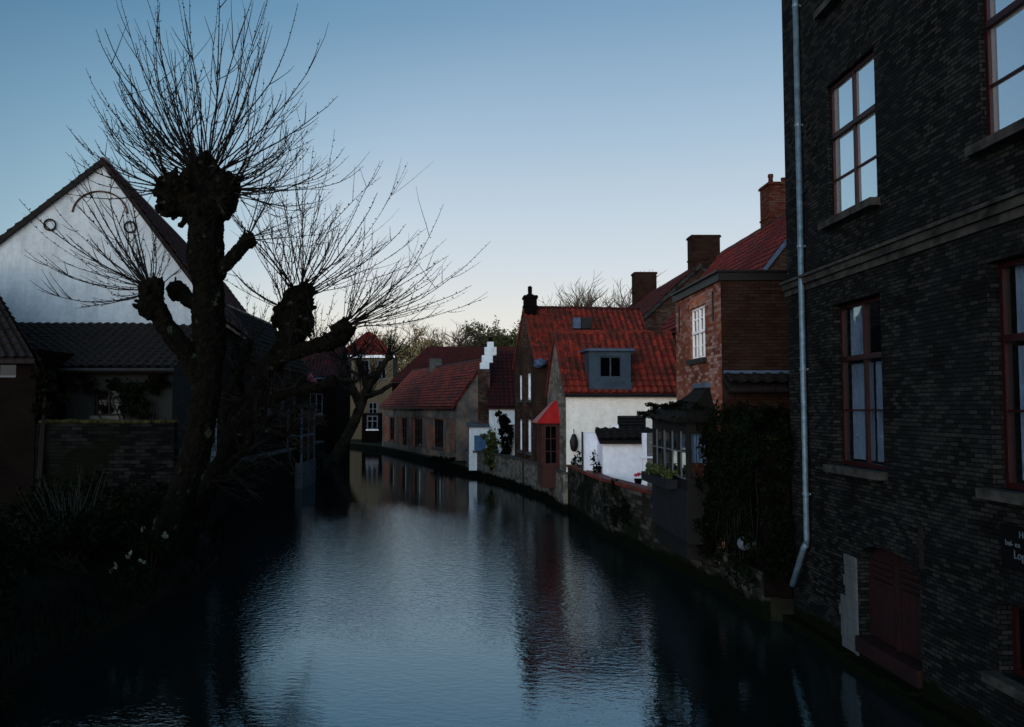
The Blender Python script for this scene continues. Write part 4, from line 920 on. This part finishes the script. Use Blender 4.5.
for (loc, L, n, lab) in (((-6.6, 15.0, .7), [(random.uniform(-8.2, -5.9), random.uniform(13.6, 16.4)) for _ in range(14)], 9000, 'tangled dark undergrowth around the foot of the big pollard'),
                         ((-7.4, 19.5, .8), [(random.uniform(-9.2, -6.0), random.uniform(18.2, 20.4)) for _ in range(14)], 9000, 'dark undergrowth below the mossy topped terrace wall'),
                         ((-6.9, 23.5, .8), [(random.uniform(-7.9, -6.6), random.uniform(21.5, 25.5)) for _ in range(10)], 6000, 'dark bushes on the bank beyond the leaning pollard')):
    shrub('undergrowth', loc, [((x, y, 1.0 + random.uniform(-.2, .75)), (.55, .5, .35)) for x, y in L], n, .05, 'leaf_dark', lab)
# ------------------------------------------------------------------ pollard trees
def twigs(m, c, r, n, L, up=.75, axis=V((0, 0, 1)), spread=1.25, rad=.012, seed=0):
    rnd = random.Random(seed); n = int(n * .66); axis = axis.normalized(); a1 = axis.orthogonal().normalized(); a2 = axis.cross(a1)
    for i in range(n):
        th = spread * math.sqrt(rnd.random()) ; ph = rnd.uniform(0, 6.283)
        d = (axis * math.cos(th) + (a1 * math.cos(ph) + a2 * math.sin(ph)) * math.sin(th)).normalized()
        p = c + d * r * .8 + V((rnd.gauss(0, 1), rnd.gauss(0, 1), rnd.gauss(0, 1))) * r * .22; l = L * 1.18 * rnd.uniform(.45, 1.05) * (1 - .22 * th / max(spread, .1)); ns = 9; pts = [p.copy()]; bow = rnd.uniform(.5, 1.2) * up
        dd = d.copy(); side = V((rnd.gauss(0, .03), rnd.gauss(0, .03), 0))
        for j in range(ns):
            pts.append(pts[-1] + dd * l / ns); dd = (dd + V((0, 0, 1)) * bow * (.04 + .22 * j / ns) + side + V((rnd.gauss(0, .06), rnd.gauss(0, .06), rnd.gauss(0, .055)))).normalized()
        rr = rad * 1.45 * rnd.uniform(.6, 1.3); m.tube(pts, [rr * (1 - .72 * j / ns) for j in range(ns + 1)], 4, cap=False)
        k = int(l / .13)
        for b_ in range(2, k):       # buds and short spurs
            t = b_ / k * ns; j = min(int(t), ns - 1); q = pts[j].lerp(pts[j + 1], t - j); s_ = rnd.uniform(.03, .05)
            o = V((rnd.gauss(0, 1), rnd.gauss(0, 1), rnd.gauss(.5, .6))).normalized() * rnd.uniform(.03, .07)
            m.poly([q, q + o * .5 + V((s_ * .45, 0, 0)), q + o, q + o * .5 - V((s_ * .45, 0, 0))]); m.poly([q, q + o * .5 + V((0, s_ * .45, s_ * .3)), q + o, q + o * .5 - V((0, s_ * .45, s_ * .3))])
        for b_ in range(rnd.randint(2, 5)):    # side shoots
            j = rnd.randint(2, ns - 2); q = pts[j]; dq = (pts[j + 1] - pts[j]).normalized(); sd = (dq + V((rnd.gauss(0, .5), rnd.gauss(0, .5), rnd.gauss(.1, .3)))).normalized(); ll = l * rnd.uniform(.12, .34)
            pp = [q]
            for z in range(4): pp.append(pp[-1] + sd * ll / 4); sd = (sd + V((rnd.gauss(0, .06), rnd.gauss(0, .06), .1))).normalized()
            m.tube(pp, [rr * .55, rr * .5, rr * .4, rr * .3, rr * .2], 3, cap=False)
            for z in (1, 2, 3): o = V((rnd.gauss(0, 1), rnd.gauss(0, 1), .6)).normalized() * .035; q = pp[z]; m.poly([q, q + o * .5 + V((.008, 0, 0)), q + o, q + o * .5 - V((.008, 0, 0))])
def px_pts(L, Y): return [(at(x, y, Y + dy), r / 850 * Y) for (x, y, dy, r) in L]
def trunk_obj(name, parts, knobs, parent, voxel=.028, disp=.08, mat='bark', slim=.80):
    m = MB()
    for L in parts:
        L = [(p, r * slim) for p, r in L]; pts = [L[0][0]]; rs = [L[0][1]]
        for (p, r), (p2, r2) in zip(L, L[1:]):
            k = 5
            for i in range(1, k + 1):
                t = i / k; q = p.lerp(p2, t); w = (r + r2) / 2 * .16 * math.sin(math.pi * t); pts.append(q + V((noise.noise(q * 1.1), noise.noise(q * 1.1 + V((9, 0, 0))), 0)) * w * 2); rs.append((r + (r2 - r) * t) * (1 + .14 * noise.noise(q * 2.1)))
        m.tube(pts, rs, 12)
    rnd = random.Random(5)
    for c, r in knobs:
        r = r * .84
        m.ball(c, r * 1.0, 14, .35)
        for _ in range(14):
            d = V((rnd.gauss(0, 1), rnd.gauss(0, 1), rnd.gauss(.1, 1))).normalized(); m.ball(c + d * r * .8, r * rnd.uniform(.22, .42), 8, .5)
        for _ in range(16 if r > .15 else 5):
            d = V((rnd.gauss(0, 1), rnd.gauss(0, 1), rnd.gauss(.2, 1))).normalized(); q = c + d * r * .8; m.tube([q, q + d * r * .35, q + d * r * rnd.uniform(.4, .75) + V((0, 0, .03))], [r * .16, r * .12, r * .09], 6)
    o = m.build(name, mat, parent)
    md = o.modifiers.new('fuse', 'REMESH'); md.mode = 'VOXEL'; md.voxel_size = voxel
    tx = bpy.data.textures.new('gnarl', 'CLOUDS'); tx.noise_scale = .16; tx.noise_depth = 3
    md = o.modifiers.new('gnarl', 'DISPLACE'); md.texture = tx; md.strength = disp; md.mid_level = .5; md.texture_coords = 'LOCAL'
    t2 = bpy.data.textures.new('furrow', 'MUSGRAVE'); t2.noise_scale = .05
    md = o.modifiers.new('furrow', 'DISPLACE'); md.texture = t2; md.strength = disp * .18; md.mid_level = .3; md.texture_coords = 'LOCAL'
    return o
Yt = 18.3
T = thing('pollard_tree', (-5.45, 17, .7), 'big knobbly pollard tree, tallest trunk with a spray of bare twigs on its head', 'tree')
main = px_pts([(140, 590, -1.2, 30), (156, 560, -.9, 24), (172, 520, -.5, 19), (188, 475, -.2, 17), (201, 430, 0, 17), (208, 385, 0, 18), (209, 335, 0, 19), (208, 285, 0, 20), (206, 245, 0, 21), (204, 205, 0, 22)], Yt)
left = px_pts([(205, 385, 0, 14), (185, 350, -.15, 12), (165, 325, -.3, 12), (153, 300, -.4, 12)], Yt)
stub = px_pts([(218, 275, 0, 9), (232, 258, -.1, 8), (245, 243, -.15, 8)], Yt)
stub2 = px_pts([(205, 310, 0, 11), (186, 298, .2, 9), (178, 290, .3, 9)], Yt)
kn = px_pts([(172, 190, -.1, 19), (171, 203, -.1, 17), (204, 178, .1, 23), (223, 188, -.1, 20), (220, 205, -.1, 18), (198, 202, 0, 26), (152, 290, -.4, 14), (150, 306, -.4, 14), (248, 241, -.15, 9), (177, 291, .3, 11)], Yt)
trunk_obj('trunk', [main, left, stub, stub2], kn, T)
m = MB()
twigs(m, at(206, 180, Yt + .1), .42, 125, 3.9, up=1.1, spread=1.25, rad=.0125, seed=1)
twigs(m, at(172, 190, Yt - .1), .3, 40, 2.5, up=.9, axis=V((-1, -.1, .5)), spread=.9, rad=.011, seed=2)
twigs(m, at(228, 190, Yt - .1), .3, 48, 2.7, up=.9, axis=V((1, 0, .3)), spread=.9, rad=.011, seed=3)
twigs(m, at(152, 290, Yt - .4), .22, 50, 2.7, up=.6, axis=V((-1, -.1, .6)), spread=.95, rad=.011, seed=4)
twigs(m, at(152, 290, Yt - .4), .22, 12, 1.5, up=.5, axis=V((.3, -.1, 1)), spread=.8, rad=.008, seed=5)
twigs(m, at(248, 239, Yt - .15), .14, 16, 2.4, up=.3, axis=V((.8, -.1, .6)), spread=1.0, rad=.009, seed=6)
m.build('crown', 'twig', T)
T = thing('pollard_tree', (-5.6, 18.6, .8), 'leaning pollard with mossy trunk, two heads reaching over the canal', 'tree')
Yu = 19.6
mt = px_pts([(170, 575, -.9, 18), (188, 530, -.4, 14), (208, 488, 0, 12), (228, 452, 0, 11), (243, 422, 0, 10), (258, 398, 0, 10), (268, 372, 0, 11), (283, 350, 0, 14), (295, 322, 0, 17), (298, 298, 0, 17)], Yu)
rl = px_pts([(262, 372, 0, 12), (285, 356, -.3, 8), (315, 346, -.5, 8), (338, 338, -.6, 10), (348, 328, -.6, 9)], Yu)
ll_ = px_pts([(240, 425, 0, 9), (262, 404, -.3, 6), (290, 392, -.5, 5), (322, 386, -.6, 5), (336, 380, -.7, 8)], Yu)
l3 = px_pts([(222, 460, .2, 7), (226, 430, .3, 6), (228, 395, .3, 6), (240, 372, .3, 6), (250, 340, .3, 6)], Yu)
l6 = px_pts([(236, 436, -.2, 5), (262, 428, -.4, 3.5), (285, 436, -.6, 3), (300, 425, -.7, 2.5)], Yu); l7 = px_pts([(215, 476, 0, 6), (240, 455, -.3, 4), (262, 420, -.4, 3), (275, 415, -.5, 2)], Yu)
l4 = px_pts([(296, 340, 0, 9), (284, 322, .1, 9), (279, 306, .1, 9)], Yu)
kn = px_pts([(297, 302, 0, 17), (283, 318, .1, 13), (305, 292, 0, 11), (292, 335, 0, 16), (342, 332, -.6, 13), (328, 343, -.55, 9), (300, 322, 0, 16)], Yu)
trunk_obj('trunk', [mt, rl, ll_, l3, l4, l6, l7], kn, T)
m = MB()
twigs(m, at(300, 296, Yu), .36, 62, 3.7, up=.5, axis=V((.25, 0, 1)), spread=1.05, rad=.0115, seed=11)
twigs(m, at(284, 308, Yu), .26, 26, 2.6, up=.5, axis=V((-.3, 0, 1)), spread=1.1, rad=.010, seed=12)
twigs(m, at(346, 326, Yu - .6), .22, 34, 3.3, up=.6, axis=V((.95, 0, .55)), spread=.72, rad=.0105, seed=13)
twigs(m, at(346, 326, Yu - .6), .22, 20, 2.0, up=.6, axis=V((.3, 0, 1)), spread=.9, rad=.009, seed=14)
twigs(m, at(335, 380, Yu - .7), .12, 10, 1.0, up=.3, axis=V((1, 0, .5)), spread=.9, rad=.007, seed=15)
twigs(m, at(240, 370, Yu + .3), .2, 40, 1.5, up=.6, axis=V((.2, 0, 1)), spread=1.3, rad=.008, seed=16)
for k, (x, y, ax) in enumerate(((262, 404, .8), (290, 392, .5), (225, 430, -.5), (300, 350, .2), (318, 346, -.2), (250, 345, -.3), (285, 436, 1), (210, 480, .6), (240, 455, 1), (265, 425, .6), (255, 445, .9), (230, 470, 1), (245, 400, -.4), (270, 390, .4), (215, 450, -.6), (280, 405, .6))): twigs(m, at(x, y, Yu - .2), .18, 30, 1.35, up=.4, axis=V((ax, -.2, .5)), spread=1.5, rad=.0075, seed=60 + k)
m.build('crown', 'twig', T)
T = thing('pollard_tree', (-8.3, 56, .6), 'brownish knotty tree leaning out over the far water', 'tree'); Yv = 56
mt = px_pts([(333, 462, 0, 8), (345, 440, 0, 6.5), (357, 415, 0, 6), (366, 392, 0, 5), (378, 372, 0, 4), (388, 358, 0, 3.2)], Yv)
l1 = px_pts([(360, 405, 0, 6), (352, 388, 0, 4.5), (345, 372, 0, 4), (343, 364, 0, 4)], Yv); l2 = px_pts([(368, 388, 0, 5), (362, 372, 0, 3.5), (358, 360, 0, 3.5)], Yv); l5 = px_pts([(366, 395, 0, 4.5), (380, 392, 0, 3), (392, 384, 0, 2.5)], Yv)
trunk_obj('trunk', [mt, l1, l2, l5], px_pts([(389, 357, 0, 4.5), (344, 364, 0, 4), (358, 360, 0, 3)], Yv), T, .06, .1, 'brown_bark', .8)
m = MB(); 
for (x, y, s_) in ((389, 356, 31), (344, 362, 32), (358, 358, 33), (372, 380, 34), (352, 385, 35), (362, 400, 36)): twigs(m, at(x, y, Yv), .3, 60, 2.6, up=.6, spread=1.4, rad=.02, seed=s_)
m.build('crown', 'twig', T)

# ------------------------------------------------------------------ distant trees
def bare_tree(loc, H, seed, label, mat='far_twig', spread=.55, leaf=None, r0=.42, nl=0):
    rnd = random.Random(seed); T = thing('bare_tree' if not leaf else 'leafy_tree', loc, label, 'tree', ); tr = MB(); cr = MB(); lf = MB(); loc = V(loc)
    def grow(p, d, L, r, lev):
        mm = tr if lev < 2 else cr; pts = [p]; dd = d.copy(); n = 4
        for i in range(n): pts.append(pts[-1] + dd * L / n); dd = (dd + V((rnd.gauss(0, .1), rnd.gauss(0, .1), rnd.gauss(.05, .07)))).normalized()
        mm.tube(pts, [r * (1 - .4 * i / n) for i in range(n + 1)], 5 if lev < 2 else 3, cap=False)
        if leaf and lev >= 3:
            for _ in range(nl): lf.leaf(pts[rnd.randint(1, n)] + V((rnd.gauss(0, .3), rnd.gauss(0, .3), rnd.gauss(0, .25))), rnd.uniform(.12, .26))
        if lev >= 5: return
        for i in range(rnd.randint(3, 5) if lev < 4 else 3):
            q = pts[rnd.randint(2, n)] if lev else pts[rnd.randint(3, n)]; a = rnd.uniform(0, 6.283); s_ = spread * rnd.uniform(.7, 1.6)
            nd = (dd + V((math.cos(a) * s_, math.sin(a) * s_, rnd.uniform(-.1, .3)))).normalized(); grow(q, nd, L * rnd.uniform(.55, .8), r * .57, lev + 1)
    grow(loc, V((rnd.gauss(0, .05), 0, 1)), H * .42, r0, 0)
    tr.build('trunk', mat, T); cr.build('crown', mat, T)
    if leaf: lf.build('foliage', leaf, T)
    return T
def tree_at(px, ytop, Y, seed, label, **k): p = at(px, 408, Y); H = at(px, ytop, Y).z - .4; return bare_tree((p.x, Y, .38), H, seed, label, **k)
Yd = 118
tree_at(412, 322, Yd, 41, 'wide bare tree above the ochre house roof edge, leftmost of the skyline trees', spread=.8)
tree_at(433, 322, Yd + 3, 42, 'bare tree with fine twigs just left of the little pale chimney', spread=.8)
tree_at(457, 325, Yd + 1, 43, 'round bare tree on the skyline above the middle of the broad dark roof', spread=.85)
tree_at(478, 325, Yd - 2, 44, 'low bare tree directly left of the green tree on the skyline', spread=.8)
tree_at(499, 318, Yd, 45, 'leafing green tree behind the white stepped chimney', leaf='leaf_mid', nl=8, spread=.7)
tree_at(517, 330, Yd + 2, 46, 'smaller green tree half hidden by the brown gable', leaf='leaf_mid', nl=8, spread=.7)
tree_at(396, 336, Yd - 10, 47, 'dull green tree right behind the ochre house', leaf='leaf_dry', nl=5, spread=.7)
tree_at(615, 275, 92, 48, 'large bare tree showing above the roof beside the stubby chimney', spread=.62)
tree_at(590, 284, 96, 49, 'smaller bare tree left of the large one above the red roof', spread=.65)

# ------------------------------------------------------------------ sky and sun
w = bpy.data.worlds.new('World'); SC.world = w; w.use_nodes = True; nt = w.node_tree
bg = nt.nodes['Background']; sky = nt.nodes.new('ShaderNodeTexSky'); sky.sky_type = 'NISHITA'; sky.sun_disc = False
SUN_EL, SUN_AZ = R(3), R(206)      # azimuth clockwise from +Y: low behind and left of the camera
sky.sun_elevation = SUN_EL; sky.sun_rotation = SUN_AZ; sky.air_density = 1.0; sky.dust_density = 1.0; sky.ozone_density = 2.0
# dusk air: the measured fall from pale horizon to deep blue, by height and direction in view; sky out of view boosted to light the walls
tc = nt.nodes.new('ShaderNodeTexCoord'); sp = nt.nodes.new('ShaderNodeSeparateXYZ'); nt.links.new(tc.outputs['Generated'], sp.inputs[0])
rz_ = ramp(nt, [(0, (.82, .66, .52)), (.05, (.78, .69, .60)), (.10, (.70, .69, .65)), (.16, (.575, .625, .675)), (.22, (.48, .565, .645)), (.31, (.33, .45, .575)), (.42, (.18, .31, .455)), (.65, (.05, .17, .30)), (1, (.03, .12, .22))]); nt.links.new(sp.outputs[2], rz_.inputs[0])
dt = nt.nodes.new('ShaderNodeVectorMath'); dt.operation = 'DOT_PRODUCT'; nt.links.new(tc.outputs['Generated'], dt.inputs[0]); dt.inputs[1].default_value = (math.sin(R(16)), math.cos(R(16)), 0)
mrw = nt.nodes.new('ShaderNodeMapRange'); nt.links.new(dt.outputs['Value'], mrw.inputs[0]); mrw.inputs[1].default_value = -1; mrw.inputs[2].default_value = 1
ra_ = ramp(nt, [(0, (4.6, 4.25, 4.1)), (.12, (3.4, 3.15, 3.05)), (.3, (1.0, 1.1, 1.15)), (.5, (.30, .52, .60)), (.80, (.33, .49, .59)), (.88, (.60, .77, .82)), (.95, (1, 1, 1))]); nt.links.new(mrw.outputs[0], ra_.inputs[0])  # first stops: extra brightness behind the camera, added for walls facing it
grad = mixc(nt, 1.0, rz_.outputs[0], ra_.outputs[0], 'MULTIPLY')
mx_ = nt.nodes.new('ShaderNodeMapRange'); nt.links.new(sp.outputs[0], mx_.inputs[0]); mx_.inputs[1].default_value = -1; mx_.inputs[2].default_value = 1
rx_ = ramp(nt, [(0, (2.0, 1.7, 1.6)), (.12, (1.6, 1.4, 1.3)), (.2, (1, 1, 1))]); nt.links.new(mx_.outputs[0], rx_.inputs[0])  # added gain on the unseen sky far to the left
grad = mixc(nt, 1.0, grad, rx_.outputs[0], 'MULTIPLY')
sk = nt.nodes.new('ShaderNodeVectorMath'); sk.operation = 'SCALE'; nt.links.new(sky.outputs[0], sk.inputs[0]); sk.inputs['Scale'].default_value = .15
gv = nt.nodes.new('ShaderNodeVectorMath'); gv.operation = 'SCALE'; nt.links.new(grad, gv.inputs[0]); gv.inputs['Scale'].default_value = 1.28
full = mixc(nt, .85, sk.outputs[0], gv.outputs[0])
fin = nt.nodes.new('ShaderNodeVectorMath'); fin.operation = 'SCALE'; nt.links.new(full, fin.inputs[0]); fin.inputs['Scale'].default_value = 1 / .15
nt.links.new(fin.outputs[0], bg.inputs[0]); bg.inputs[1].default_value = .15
sd = bpy.data.lights.new('sun', 'SUN'); sd.energy = .75; sd.angle = R(40); sd.color = (1, .97, .93)
so = bpy.data.objects.new('sun', sd); C.objects.link(so)
el = R(14); dirv = V((math.sin(SUN_AZ) * math.cos(el), math.cos(SUN_AZ) * math.cos(el), math.sin(el)))
so.rotation_euler = dirv.to_track_quat('Z', 'Y').to_euler()
SC.view_settings.view_transform = 'Standard'; SC.view_settings.look = 'None'; SC.view_settings.exposure = 0; SC.view_settings.gamma = 1
SC.render.engine = 'CYCLES'
